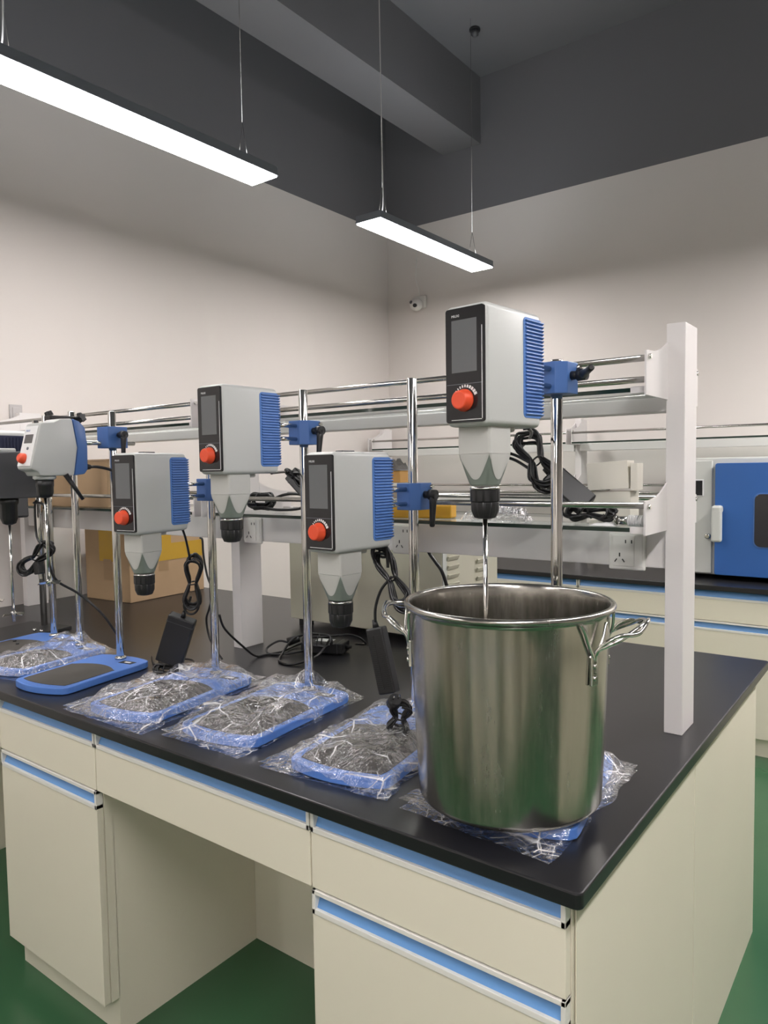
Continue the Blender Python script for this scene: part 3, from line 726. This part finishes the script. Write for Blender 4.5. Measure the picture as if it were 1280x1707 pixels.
obj('chuck', lathe(B(), [(.008, 1.300-TOPZ), (.020, 1.305-TOPZ), (.0255, 1.320-TOPZ), (.026, 1.365-TOPZ), (.030, 1.370-TOPZ), (.030, 1.388-TOPZ)], (-1.993-GX, .185-GY, 0), 48, lambda k, z: 1 if k % 4 else .96), 'black', h)
propeller_shaft(t, -1.993-GX, .185-GY, 1.305, .985, 1.01)
b = cyl(B(), (0, -.075, 1.50-TOPZ), (0, 0, 1.50-TOPZ), .010, n=14); obj('support_rod', b, 'chrome', t)
def star_knob(p, d, parent, r=.017):
    p = Vector(p); d = Vector(d).normalized(); b = cyl(B(), p, p+d*.012, .006, n=10); u, v = frame_of(d)
    n_ = 30; A = []; C = []
    for k in range(n_):
        a = 2*PI*k/n_; rr = r*(.82+.18*math.cos(5*a)); A.append(b.verts.new(p+d*.012+(u*math.cos(a)+v*math.sin(a))*rr)); C.append(b.verts.new(p+d*.027+(u*math.cos(a)+v*math.sin(a))*rr*.85))
    b.faces.new(A[::-1]); b.faces.new(C)
    for k in range(n_): b.faces.new((A[k], A[(k+1) % n_], C[(k+1) % n_], C[k]))
    return obj('star_knob', b, 'black', parent)
hub = obj('clamp_boss', box(B(), -.02, .02, -.085, .022, 1.61-TOPZ, 1.655-TOPZ, .004), 'black', t)
star_knob((.014, .012, 1.645-TOPZ), (.75, .2, .25), hub, .019); star_knob((-.02, -.06, 1.645-TOPZ), (-.2, -.3, 1), hub, .015)

# stirrer C : white with navy vents, behind the grey one, mostly out of frame
CX, CY = -2.165, .412
t = thing('overhead_stirrer', 'white stirrer with navy ribbed vent behind the dark grey one at the left edge', 'stirrer', (CX, CY, TOPZ), 0, 'overhead stirrers at the left end')
bb = make_base(t, .17, .108, -.30, .035); make_pole(t, 1.672-TOPZ)
for k, (xx, yy) in enumerate(((-.03, -.13), (.02, -.145))): obj('rubber_foot_stud', cyl(B(), (xx, yy, BASE_T), (xx, yy, BASE_T+.006), .006, n=12), 'black', bb)
h = obj('motor_housing', box(B(), -2.215-CX, -2.105-CX, .06-CY, .325-CY, 1.42-TOPZ, 1.612-TOPZ, .014, 3), 'shell', t, autosmooth=True)
b = B()
prism(b, rrect(.075-CY, .312-CY, 1.43-TOPZ, 1.594-TOPZ, .012), -2.106-CX, -2.1035-CX, 'x')
for k in range(20):
    yy = .085-CY+k*.0113; box(b, -2.1045-CX, -2.100-CX, yy-.0022, yy+.0022, 1.437-TOPZ, 1.588-TOPZ)
obj('ribbed_vent', b, 'navy', h)
obj('support_rod', cyl(B(), (0, -.1, 1.52-TOPZ), (0, 0, 1.52-TOPZ), .008, n=14), 'chrome', t)
# one more pole and black plate at the far left
t = thing('overhead_stirrer', 'stand with black base plate and steel pole at the far left edge', 'stirrer', (-2.40, .50, TOPZ), 0, 'overhead stirrers at the left end')
pl = obj('base_plate', box(B(), -.12, .115, -.30, .035, .001, .018, .003), 'black', t, Matrix.Rotation(.17, 4, 'Z'))
for xx in (.055, .095): obj('bolt', cyl(B(), (xx+.02, -.085+.12*xx, .018), (xx+.02, -.085+.12*xx, .026), .006, n=12), 'chrome', pl)
obj('pole', lathe(B(), [(.0122, .018), (.0122, .82)], n=24), 'chrome', t)
propeller_shaft(t, .03, -.20, 1.30, .985, 1.0)
obj('motor_housing', box(B(), -.03, .06, -.28, -.07, 1.30-TOPZ, 1.45-TOPZ, .008), 'darkgrey', t)
obj('support_rod', cyl(B(), (0, -.08, 1.40-TOPZ), (0, 0, 1.40-TOPZ), .008, n=14), 'chrome', t)

# ------------------------------------------------------------------ plastic bags round the bases
def seg_d(p, a, b):
    ab = (b[0]-a[0], b[1]-a[1]); ap = (p[0]-a[0], p[1]-a[1]); L = ab[0]**2+ab[1]**2
    q = max(0, min(1, (ap[0]*ab[0]+ap[1]*ab[1])/L)) if L else 0
    return math.hypot(ap[0]-ab[0]*q, ap[1]-ab[1]*q)
def inside(p, P):
    c = False; n_ = len(P)
    for i in range(n_):
        (x1, y1), (x2, y2) = P[i], P[(i+1) % n_]
        if (y1 > p[1]) != (y2 > p[1]) and p[0] < (x2-x1)*(p[1]-y1)/(y2-y1)+x1: c = not c
    return c
def crease(x, y, rnd):
    h = 0
    for (ax, ay, f, ph, am) in rnd:
        wv = noise.noise(Vector((x*9+ph, y*9, ph)))*1.6
        q = (x*ax+y*ay)*f+ph+wv
        h += am*(abs((q % 2)-1))
    return h
def bag(corners, pole, byaw, hw, fr, re, label, seed, nu=84, nv=110, keep=None, tent=.022, puff=.012):
    # corners: front-left, front-right, rear-right, rear-left in world xy
    rd = random.Random(seed)
    rnd = []
    for k in range(6):
        a = rd.uniform(0, PI); rnd.append((math.cos(a), math.sin(a), rd.choice((7, 11, 17, 26)), rd.uniform(0, 9), 0))
    rnd = [(a, b, f, p, 1.0/f) for a, b, f, p, _ in rnd]
    P = base_outline(hw, fr, re, 6); ca, sa = math.cos(byaw), math.sin(byaw)
    fl, fr_, rr, rl = [Vector(c) for c in corners]
    t = B(); rows = []
    for j in range(nv+1):
        v = j/nv; row = []
        for i in range(nu+1):
            u = i/nu
            p = (fl*(1-u)+fr_*u)*(1-v)+(rl*(1-u)+rr*u)*v
            ew = min(u, 1-u, v, 1-v)
            jit = noise.noise(Vector((p.x*22, p.y*22, seed)))*.012*max(0, 1-ew*6)
            x, y = p.x+jit, p.y+jit*.6
            dx, dy = x-pole[0], y-pole[1]; lx, ly = dx*ca+dy*sa, -dx*sa+dy*ca
            d = min(seg_d((lx, ly), P[k], P[(k+1) % len(P)]) for k in range(len(P)))
            ins = inside((lx, ly), P)
            if not ins: lx, ly = lx, ly
            cr_ = crease(x, y, rnd)
            if ins: z = TOPZ+BASE_T+.0035+puff*cr_*7.0*min(1, d/.03+.10)
            else:
                k = max(0, 1-d/.020); k = k*k*(3-2*k)
                z = TOPZ+.0015+(BASE_T+.002)*k+.011*cr_*3.0*(1-.55*k)
            pd = math.hypot(dx, dy)
            z += tent*max(0, 1-pd/.055)**1.6
            if keep:
                kd = math.hypot(x-keep[0], y-keep[1])
                if kd < keep[2]+.012: z = min(z, TOPZ+BASE_T+.0035+max(0, kd-keep[2])*.3)
            row.append(t.verts.new((x, y, z)))
        rows.append(row)
    for a, b in zip(rows, rows[1:]):
        for i in range(nu):
            f = t.faces.new((a[i], a[i+1], b[i+1], b[i])); f.smooth = True
    # lower layer lying on the worktop
    und = [[t.verts.new((vv.co.x*.999+.001*corners[0][0], vv.co.y, TOPZ+.0007)) for vv in rows[j][::6]] for j in range(0, nv+1, 5)]
    for a, b in zip(und, und[1:]):
        for i in range(len(a)-1): t.faces.new((a[i], a[i+1], b[i+1], b[i]))
    o = obj('plastic_bag', t, 'film'); tag(o, label, 'plastic bag', 'clear bags round the stirrer bases')
    return o
def base_bag(pole, byaw, hw, fr, re, grow, label, seed, **kw):
    ca, sa = math.cos(byaw), math.sin(byaw); m_ = .016; cs_ = []
    for (lx, ly), (gx, gy) in zip(((-hw-m_, fr-.02-m_), (hw+m_, fr-.02-m_), (hw+m_, re+m_), (-hw-m_, re+m_)), grow):
        cs_.append((pole[0]+lx*ca-ly*sa+gx, pole[1]+lx*sa+ly*ca+gy))
    return bag(cs_, pole, byaw, hw, fr, re, label, seed, **kw)
base_bag((-1.2761, .4148), .14, .118, -.355, .045, ((-.055, .012), (.012, -.025), (.0, .0), (-.02, .0)), 'crumpled clear bag with a pointed corner, round the fourth base from the pot', 1)
base_bag((-.9416, .4529), .10, .118, -.355, .045, ((-.005, .0), (-.01, -.02), (.0, .0), (-.0, .0)), 'crumpled clear bag round the stirrer base in the middle of the bench', 2)
base_bag((-.5897, .4479), .13, .118, -.355, .045, ((-.045, .01), (.0, .0), (.0, .0), (-.0, .0)), 'crumpled clear bag round the base directly left of the pot', 3)
bag([(-.365, .072), (-.070, .050), (-.070, .475), (-.40, .50)], (-.2217, .4275), .16, .112, -.315, .040, 'crumpled clear bag squashed flat under the steel pot', 4, keep=(-.2126, .1929, .165), tent=.02)
base_bag((-1.945, .385), .17, .108, -.30, .035, ((.0, .0), (.0, .0), (.02, .0), (.0, .0)), 'loose clear bag over the base between the two bare blue bases', 5, tent=.03)

# ------------------------------------------------------------------ stock pot
PX, PY, PB, PT = -.2126, .1929, TOPZ+BASE_T+.0055, 1.2287
t = thing('stock_pot', 'large stainless steel stock pot under the nearest stirrer', 'pot', (PX, PY, PB), 0)
Hh = PT-PB
prof = [(.02, 0), (.145, 0)]
for i in range(9): a = R(-90+90*i/8); prof.append((.1495+.0125*math.cos(a), .0125+.0125*math.sin(a)))
prof += [(.1660, .10), (.1700, .19), (.1733, Hh-.060), (.1745, Hh-.020), (.1755, Hh-.015)]
for i in range(13): a = R(-100+ 260*i/12); prof.append((.1800+.0056*math.cos(a), Hh-.0062+.0056*math.sin(a)))
prof += [(.1735, Hh-.012), (.1720, Hh-.030), (.1705, Hh-.060), (.1665, .19), (.1625, .10), (.1590, .025), (.150, .006), (.02, .004)]
b = lathe(B(), prof, (0, 0, 0), 128, capt=True)
obj('pot_body', b, 'steel', t)
def pot_handle(az):
    b = B()
    def p(r, da, z): a = R(az+da); return (r*math.cos(a), r*math.sin(a), z-PB)
    hs = 24
    for off, dz in ((0, 0), (.008, .006)):
        tube(b, [p(.1765, -hs, 1.128), p(.1775, -hs, 1.150), p(.182, -hs, 1.166), p(.196, -hs+2, 1.176+dz), p(.212, -hs+6, 1.186+dz), p(.226+off*.5, -hs*.45, 1.199-dz), p(.232+off*.6, 0, 1.204+dz*.6), p(.226+off*.5, hs*.45, 1.199-dz),
                 p(.212, hs-6, 1.186+dz), p(.196, hs-2, 1.176+dz), p(.182, hs, 1.166), p(.1775, hs, 1.150), p(.1765, hs, 1.128)], .0036, 10, 6)
    for s in (-1, 1):
        tube(b, [p(.1775, s*hs, 1.150), p(.1782, s*(hs+5), 1.175), p(.180, s*(hs+9), 1.200), p(.180, s*(hs+12), 1.214)], .0028, 8, 4)
        tube(b, [p(.182, s*(hs-1), 1.166), p(.183, s*(hs-5), 1.185), p(.182, s*(hs-9), 1.208)], .0026, 8, 4)
    h = obj('handle', b, 'chrome', t)
    for s in (-1, 1):
        a = R(az+s*hs); mt = Matrix.Rotation(a, 4, 'Z') @ Matrix.Translation((.1745, 0, 1.135-PB))
        obj('rivet_plate', box(B(), -.002, .0035, -.009, .009, -.026, .022, .0012, mtx=mt), 'chrome', h)
        b2 = B()
        for dz in (-.014, .006): cyl(b2, mt @ Vector((.003, 0, dz)), mt @ Vector((.0068, 0, dz)), .005, .0035, 14)
        obj('rivet', b2, 'chrome', h)
pot_handle(12); pot_handle(192)

# ------------------------------------------------------------------ cables and adapters
def coil(bm, c, axis, wid, L, W, nl, r, seed, twist=.0, pinch=.30):
    """a tied hank of cable: nl long loops about centre c along axis, pinched at the middle"""
    rd = random.Random(seed); c = Vector(c); ax = Vector(axis).normalized(); wd = Vector(wid); wd = (wd-ax*wd.dot(ax)).normalized(); dp = ax.cross(wd)
    pts = []
    for k in range(nl):
        l = L*rd.uniform(.85, 1.04); wv = W*rd.uniform(.55, 1.0); dz = (k-(nl-1)/2)*r*1.1; sh = rd.uniform(-.08, .08)*L
        for i in range(16):
            a = 2*PI*i/16
            s_ = math.sin(a); al = math.cos(a)
            pin = pinch+(1-pinch)*abs(al)**.8
            off = wd*(wv/2*s_*(1.25 if abs(al) > .5 else 1)*pin*1.1) + dp*(dz*pin+twist*al*s_*W)
            pts.append(c+ax*(al*l/2+sh)+off)
    tube(bm, pts, r, 8, 3)
    tube(bm, [c+wd*(W*pinch*.50*math.cos(2*PI*i/10))+dp*((nl*r*.75+.003)*math.sin(2*PI*i/10)) for i in range(11)], .0022, 6, 2)
    return pts
def brick(t, c, axis, wid, L, W, T, name='adapter_body', ribs=False, m_='black'):
    c = Vector(c); ax = Vector(axis).normalized(); wd = Vector(wid); wd = (wd-ax*wd.dot(ax)).normalized(); dp = wd.cross(ax)
    mt = Matrix(((wd.x, dp.x, ax.x, c.x), (wd.y, dp.y, ax.y, c.y), (wd.z, dp.z, ax.z, c.z), (0, 0, 0, 1)))
    b = box(B(), -W/2, W/2, -T/2, T/2, -L/2, L/2, .004, 2)
    o = obj(name, b, m_, t, mt)
    if ribs:
        r_ = B(); n_ = int(L/.0045)-6
        for k in range(n_):
            z = -L/2+.014+k*.0045
            for x in (-W*.26, W*.26): box(r_, x-W*.19, x+W*.19, -T/2-.0016, T/2+.0016, z-.0012, z+.0012)
        obj('cooling_rib', r_, m_, o, mt)
    else:
        obj('edge_seam', box(B(), -W/2-.0006, W/2+.0006, -T/2-.0006, T/2+.0006, L/2-.020, L/2-.019), 'darkgrey', o, mt)
    g = B(); cyl(g, (0, 0, L/2-.002), (0, 0, L/2+.018), .008, .005, 14); obj('strain_relief', g, m_, o, mt)
    return o
def adapter(label, c, axis, wid, L, W, T, ribs=False, cords=(), coils=(), plug=None, group='black power adapters'):
    t = thing('power_adapter', label, 'adapter', c, 0, group); C0 = Vector(c)
    brick(t, (0, 0, 0), axis, wid, L, W, T, ribs=ribs)
    for pts in cords: obj('cable', tube(B(), [Vector(p)-C0 for p in pts], .0034, 8, 6), 'cable', t)
    for (cc, ax, wd, l, w_, nl, sd) in coils:
        b = B(); coil(b, Vector(cc)-C0, ax, wd, l, w_, nl, .0032, sd); obj('cable_hank', b, 'cable', t)
    if plug:
        p, ax = Vector(plug[0])-C0, Vector(plug[1]).normalized(); b = B(); cyl(b, p, p+ax*.022, .016, .014, 14); cyl(b, p-ax*.016, p, .006, .012, 12)
        pl = obj('plug', b, 'black', t); b = B(); u, v = frame_of(ax)
        for s in (-1, 1): cyl(b, p+ax*.02+u*s*.006, p+ax*.036+u*s*.006, .0018, n=8)
        obj('plug_pin', b, 'chrome', pl)
    return t
# hanging from stirrer 0 (left)
adapter('smooth black adapter brick leaning between the left stirrer bases', (-1.398, .37, .965), (.40, .05, .92), (.8, .6, -.25), .155, .080, .034,
        cords=[[(-1.362, .372, 1.052), (-1.345, .375, 1.07), (-1.335, .38, 1.10)], [(-1.262, .300, 1.308), (-1.285, .330, 1.27), (-1.315, .365, 1.21)]],
        coils=[((-1.322, .378, 1.140), (.12, 0, 1), (.8, .6, 0), .165, .064, 8, 3)])
# hanging from stirrer 2 beside the pot
adapter('ribbed black adapter hanging against the left side of the pot', (-.598, .33, 1.030), (-.26, .02, .97), (1, .2, .2), .150, .042, .030, ribs=True,
        cords=[[(-.618, .33, 1.115), (-.616, .33, 1.150), (-.603, .335, 1.190), (-.580, .345, 1.220)], [(-.592, .340, 1.292), (-.590, .342, 1.265), (-.590, .344, 1.240)]],
        coils=[((-.578, .345, 1.215), (-.50, 0, .86), (.8, .6, .3), .150, .055, 8, 5), ((-.553, .330, .908), (.15, .1, 1), (.8, .6, 0), .068, .060, 8, 8)],
        plug=((-.560, .315, .940), (.5, -.3, .6)))
# from the highest stirrer down to the lower glass shelf
adapter('black adapter on the cable hank between the highest stirrer and its pole', (-.285, .64, 1.408), (-.60, -.1, .52), (.8, .6, .3), .115, .055, .034,
        cords=[[(-.232, .318, 1.536), (-.245, .36, 1.53), (-.315, .50, 1.525)], [(-.425, .58, 1.500), (-.40, .60, 1.490), (-.36, .60, 1.47)], [(-.425, .585, 1.488), (-.40, .60, 1.478), (-.36, .60, 1.455)]],
        coils=[((-.350, .610, 1.475), (-.50, .1, .86), (.8, .6, .3), .150, .085, 11, 11), ((-.235, .64, 1.356), (1, .1, 0), (0, .5, .8), .110, .048, 8, 12)])
# behind stirrer 1
adapter('black adapter with cable behind the raised stirrer in the middle', (-1.105, .62, 1.415), (-.65, 0, .55), (.5, .3, .7), .115, .048, .030,
        cords=[[(-.945, .335, 1.456), (-1.0, .42, 1.458), (-1.12, .56, 1.458)], [(-1.15, .60, 1.450), (-1.10, .61, 1.452), (-1.06, .63, 1.41)]],
        coils=[((-1.12, .60, 1.440), (.7, 0, -.5), (.4, .1, .8), .08, .022, 4, 14)])
def cable_thing(label, fn, name='cable_coil', grp=None):
    b = B(); fn(b); return tag(obj(name, b, 'cable'), label, 'cable', grp)
cable_thing('black cable coil on the lower glass shelf beside the raised stirrer neck', lambda b: (coil(b, (-1.335, .665, 1.366), (1, .1, 0), (0, .5, 1), .10, .058, 9, .0036, 21, pinch=.8), tube(b, [(-1.30, .66, 1.36), (-1.24, .67, 1.385), (-1.18, .68, 1.388), (-1.13, .68, 1.365), (-1.16, .66, 1.345), (-1.24, .65, 1.340), (-1.30, .65, 1.345)], .0045)))
cable_thing('tangle of black cable on the far lower shelf left of the lower stirrer', lambda b: (coil(b, (-1.86, .66, 1.352), (1, .1, 0), (0, .8, .5), .24, .035, 7, .0038, 22, pinch=.7), tube(b, [(-1.98, .64, 1.336), (-1.90, .62, 1.352), (-1.80, .66, 1.348), (-1.72, .62, 1.336)], .004)))
cable_thing('black cable lying on the worktop behind the bare blue base', lambda b: tube(b, [(-1.60, .45, .854), (-1.54, .50, .858), (-1.47, .49, .862), (-1.45, .43, .860), (-1.50, .40, .856), (-1.58, .42, .854), (-1.66, .47, .854)], .0035))
cable_thing('black cable and plug heap below the smooth adapter brick', lambda b: (coil(b, (-1.435, .36, .871), (1, .4, 0), (0, .6, .9), .075, .034, 7, .003, 24, pinch=.8), coil(b, (-1.475, .42, .875), (.4, 1, .3), (1, 0, .3), .05, .03, 4, .003, 25, pinch=.8)))
cable_thing('thin black cord hanging between the lower stirrer neck and the adapter', lambda b: tube(b, [(-1.385, .46, 1.262), (-1.375, .46, 1.255), (-1.372, .46, 1.21), (-1.358, .46, 1.15), (-1.335, .46, 1.10), (-1.352, .46, 1.05), (-1.368, .46, 1.01), (-1.35, .46, .95), (-1.30, .46, .90)], .0032), 'black_cable')
cable_thing('black cord running over the worktop to the adapter heap by the middle post', lambda b: tube(b, [(-1.325, .475, 1.03), (-1.330, .50, .98), (-1.36, .60, .90), (-1.37, .66, .857), (-1.36, .70, .8545), (-1.345, .76, .8545), (-1.36, .84, .856), (-1.33, .90, .870)], .0036), 'black_cable')
def heap(b):
    tube(b, [(-1.36, .80, .875), (-1.385, .78, .880), (-1.40, .74, .862), (-1.36, .71, .855), (-1.31, .73, .856), (-1.27, .78, .862)], .0038)
    tube(b, [(-1.30, .86, .905), (-1.335, .80, .890), (-1.31, .72, .858), (-1.26, .66, .8545), (-1.20, .66, .8545), (-1.17, .74, .870), (-1.20, .84, .905)], .0038)
    tube(b, [(-1.34, .86, .880), (-1.28, .80, .900), (-1.20, .80, .915), (-1.12, .86, .918), (-1.10, .90, .885), (-1.16, .92, .872)], .0038)
    coil(b, (-1.215, .80, .900), (1, .2, 0), (.2, .5, .8), .11, .05, 4, .0036, 31, pinch=.9)
t = adapter('black adapter brick lying on the worktop in a tangle of cable', (-1.23, .845, .871), (1, .35, .02), (0, 0, 1), .150, .036, .070)
b = B(); heap(b); o = obj('loose_cable', b, 'cable', t, Matrix.Translation((1.23, -.845, -.871)))
obj('adapter_label', box(B(), -.03, .03, -.015, .02, .0185, .0195, mtx=Matrix.Rotation(.34, 4, 'Z')), 'label', t)
obj('plug', cyl(B(), (-.13, -.045, .005), (-.10, -.02, .018), .015, .012, 12), 'black', t)
# coil with plug hanging at the left
t = thing('mains_cord', 'black mains cord hank with plug hanging below the dark grey stirrer', 'cord', (-1.93, .24, 1.20))
b = B(); O = Vector((-1.93, .24, 1.20))
coil(b, (-.010, 0, -.01), (.65, .35, .62), (-.5, -.2, .8), .135, .075, 8, .0033, 41)
tube(b, [(.02, 0, .18), (.0, 0, .17), (-.005, .0, .12), (.0, 0, .06), (.03, 0, .035)], .0038)
tube(b, [(-.01, 0, .17), (.05, 0, .165), (.07, 0, .12), (.072, .0, .05), (.068, 0, -.02), (.075, .02, -.08), (.10, .08, -.13), (.15, .13, -.20), (.185, .17, -.29)], .0042)
obj('cable', b, 'cable', t)
pl = obj('plug', box(B(), -.018, .014, -.012, .012, -.062, -.022, .004), 'black', t, Matrix.Rotation(R(-10), 4, 'Y'))
b = B()
for s in (-1, 1): box(b, s*.006-.0026, s*.006-.0010, -.003, .003, -.078, -.060)
obj('plug_pin', b, 'chrome', pl, Matrix.Rotation(R(-10), 4, 'Y'))

# ------------------------------------------------------------------ things on the shelves and worktop
SHZ = 1.3285
t = thing('cardboard_box', 'large taped cardboard box on the worktop behind the left poles', 'box', (-2.602, 1.025, TOPZ))
ang = R(4)
rotm = Matrix.Rotation(ang, 4, 'Z')
obj('carton', box(B(), -.33, 0, 0, .46, .001, .365, .002), 'card', t, rotm)
b = box(B(), -.3305, .0012, -.0012, .4612, .285, .3662)
tb = B(); box(tb, -.06, .0009, .14, .30, .300, .3662); box(tb, -.331, .0012, .19, .25, .24, .3665); box(tb, -.22, -.10, -.0014, .4612, .19, .3668)
obj('packing_tape', tb, 'tape', t, rotm)
tb = box(B(), -.0005, .0016, .0, .4605, .180, .262); obj('yellow_edge_tape', tb, 'tape', t, rotm)
obj('brown_tape', box(B(), -.0005, .0014, .17, .23, .13, .22), 'tapeb', t, rotm); obj('brown_tape', box(B(), -.19, -.13, -.0016, .0, .10, .20), 'tapeb', t, rotm)
t = thing('cardboard_box', 'plain brown cardboard box on the far lower shelf behind the small stirrer', 'box', (-2.25, .70, SHZ))
obj('carton', box(B(), -.33, .10, -.06, .10, 0, .185, .002), 'card', t); obj('lid_flap', box(B(), -.332, .102, -.062, .102, .181, .188, .001), 'tapeb', t)
t = thing('cardboard_box', 'low wide brown carton behind the shelf rail at the far left', 'box', (-2.72, .68, SHZ))
obj('carton', box(B(), -.16, .10, -.07, .08, 0, .11, .002), 'card', t); obj('lid_flap', box(B(), -.162, .102, -.072, .082, .106, .112, .001), 'tapeb', t)
t = thing('carton', 'speckled grey carton in clear wrap on the shelf behind the low stirrer', 'box', (-1.03, .90, SHZ))
obj('carton_body', box(B(), -.16, .105, -.03, .05, 0, .085, .002), 'grain', t); obj('carton_lid', box(B(), -.163, .108, -.033, .053, .080, .090, .001), 'carton', t)
tag(obj('orange_carton', box(B(), -1.19, -.930, .872, .948, SHZ+.0905, SHZ+.128, .002), 'orangebox'), 'flat orange-brown carton on top of the speckled carton', 'box')
def crumple(b, x0, x1, y0, y1, z0, h, seed, nx=40, ny=24, sharp=14):
    rows = []
    for j in range(ny+1):
        row = []
        for i in range(nx+1):
            u, v = i/nx, j/ny; e = min(1, 6*min(u, 1-u))*min(1, 6*min(v, 1-v))
            x = x0+(x1-x0)*u; y = y0+(y1-y0)*v
            k = abs(noise.noise(Vector((x*sharp*3, y*sharp*3, seed))))+.6*abs(noise.noise(Vector((x*sharp*7, y*sharp*7, seed+4))))+.35
            row.append(b.verts.new((x+.006*noise.noise(Vector((x*40, y*40, 3))), y, z0+h*e*k)))
        rows.append(row)
    for a, c in zip(rows, rows[1:]):
        for i in range(nx): f = b.faces.new((a[i], a[i+1], c[i+1], c[i])); f.smooth = True
    return b
tag(obj('grey_cloth', crumple(B(), -1.23, -.925, .865, .955, SHZ+.129, .042, 5), 'cloth'), 'crumpled dark grey bag lying on top of the carton stack', 'cloth')
tag(obj('plastic_wrap', crumple(B(), -.985, -.90, .60, .68, SHZ+.001, .03, 9), 'film'), 'small scrap of clear wrap left of the yellow box', 'plastic wrap')
t = thing('yellow_box', 'long yellow plastic box on the lower glass shelf behind the chuck', 'box', (-.73, .665, SHZ), R(14))
obj('box_body', box(B(), -.105, .105, -.024, .024, 0, .036, .005, 3), 'yellow', t); obj('box_end_cap', box(B(), -.0, .107, -.0248, .0248, .0, .037, .005, 3), 'yellow', t)
tag(obj('plastic_wrap', crumple(B(), -.57, -.40, .62, .72, SHZ+.001, .036, 7, 56, 34), 'film'), 'crumpled clear film on the glass shelf right of the yellow box', 'plastic wrap')
t = thing('white_carton', 'tall off-white carton on the glass shelf beside the end post', 'box', (-.225, .775, SHZ))
obj('carton_body', box(B(), -.055, .045, -.02, .045, 0, .072, .001), 'carton', t)
t = thing('white_carton', 'tilted off-white carton stacked on the upright one by the end post', 'box', (-.225, .775, SHZ+.0725))
obj('carton_body', box(B(), -.055, .042, -.030, .035, 0, .066, .001), 'carton', t, Matrix.Rotation(R(-3.5), 4, 'Y') @ Matrix.Rotation(R(4), 4, 'Z') @ Matrix.Translation((0, 0, .0045)))
obj('carton_flap', box(B(), .044, .060, -.028, .032, .002, .066, .001), 'carton', t, Matrix.Rotation(R(5), 4, 'Z'))
t = thing('white_dish', 'small white paper scrap lying on the glass shelf by the fitting', 'scrap', (-.190, .63, SHZ))
obj('scrap_sheet', crumple(B(), -.035, .025, -.02, .02, .0005, .008, 12, 16, 10), 'label', t)
t = thing('pipe_fitting', 'white threaded pipe fitting on the shelf by the bracket', 'fitting', (-.135, .625, SHZ+.013))
b = cyl(B(), (-.032, 0, 0), (-.006, 0, 0), .0095, n=24); cyl(b, (-.034, 0, 0), (-.030, 0, 0), .011, n=24)
obj('threaded_end', b, 'chromed', t)
b = B()
for k in range(8): cyl(b, (-.005+k*.004, 0, 0), (-.002+k*.004, 0, 0), .0125, n=24)
cyl(b, (-.006, 0, 0), (.028, 0, 0), .0112, n=24); obj('collar', b, 'label', t)

# ------------------------------------------------------------------ unseen island added right of the viewer, only for its reflection in the pot
tag(obj('worktop', box(B(), 1.32, 4.4, .05, 1.5, TH, TOPZ, .003), 'top'), 'black worktop of the unseen island added for the pot reflection', 'worktop')
for k in range(4):
    cabinet(1.35+k*.78, 1.35+k*.78+.50, .07, .76, 'cream cabinet of the unseen island added for the pot reflection', group='cabinets of the added island')
    cabinet(1.35+k*.78, 1.35+k*.78+.50, .77, 1.48, 'cream cabinet of the unseen island added for the pot reflection', s=-1, group='cabinets of the added island')
# ------------------------------------------------------------------ unseen bench added behind the viewer, spaced for stripes reflected in the pot
tag(obj('worktop', box(B(), -2.6, 4.4, -2.27, -1.50, TH, TOPZ, .003), 'top'), 'black worktop of the unseen bench added behind the viewer', 'worktop')
x = -2.55
for k, (wd, gap) in enumerate(((.5, .45), (.5, .5), (.30, .16), (.34, .36), (.42, .30), (.30, .50), (.5, .7), (.5, .3))):
    cabinet(x, x+wd, -2.26, -1.52, 'cream cabinet of the unseen bench added behind the viewer', s=-1, group='added cabinets behind the viewer'); x += wd+gap
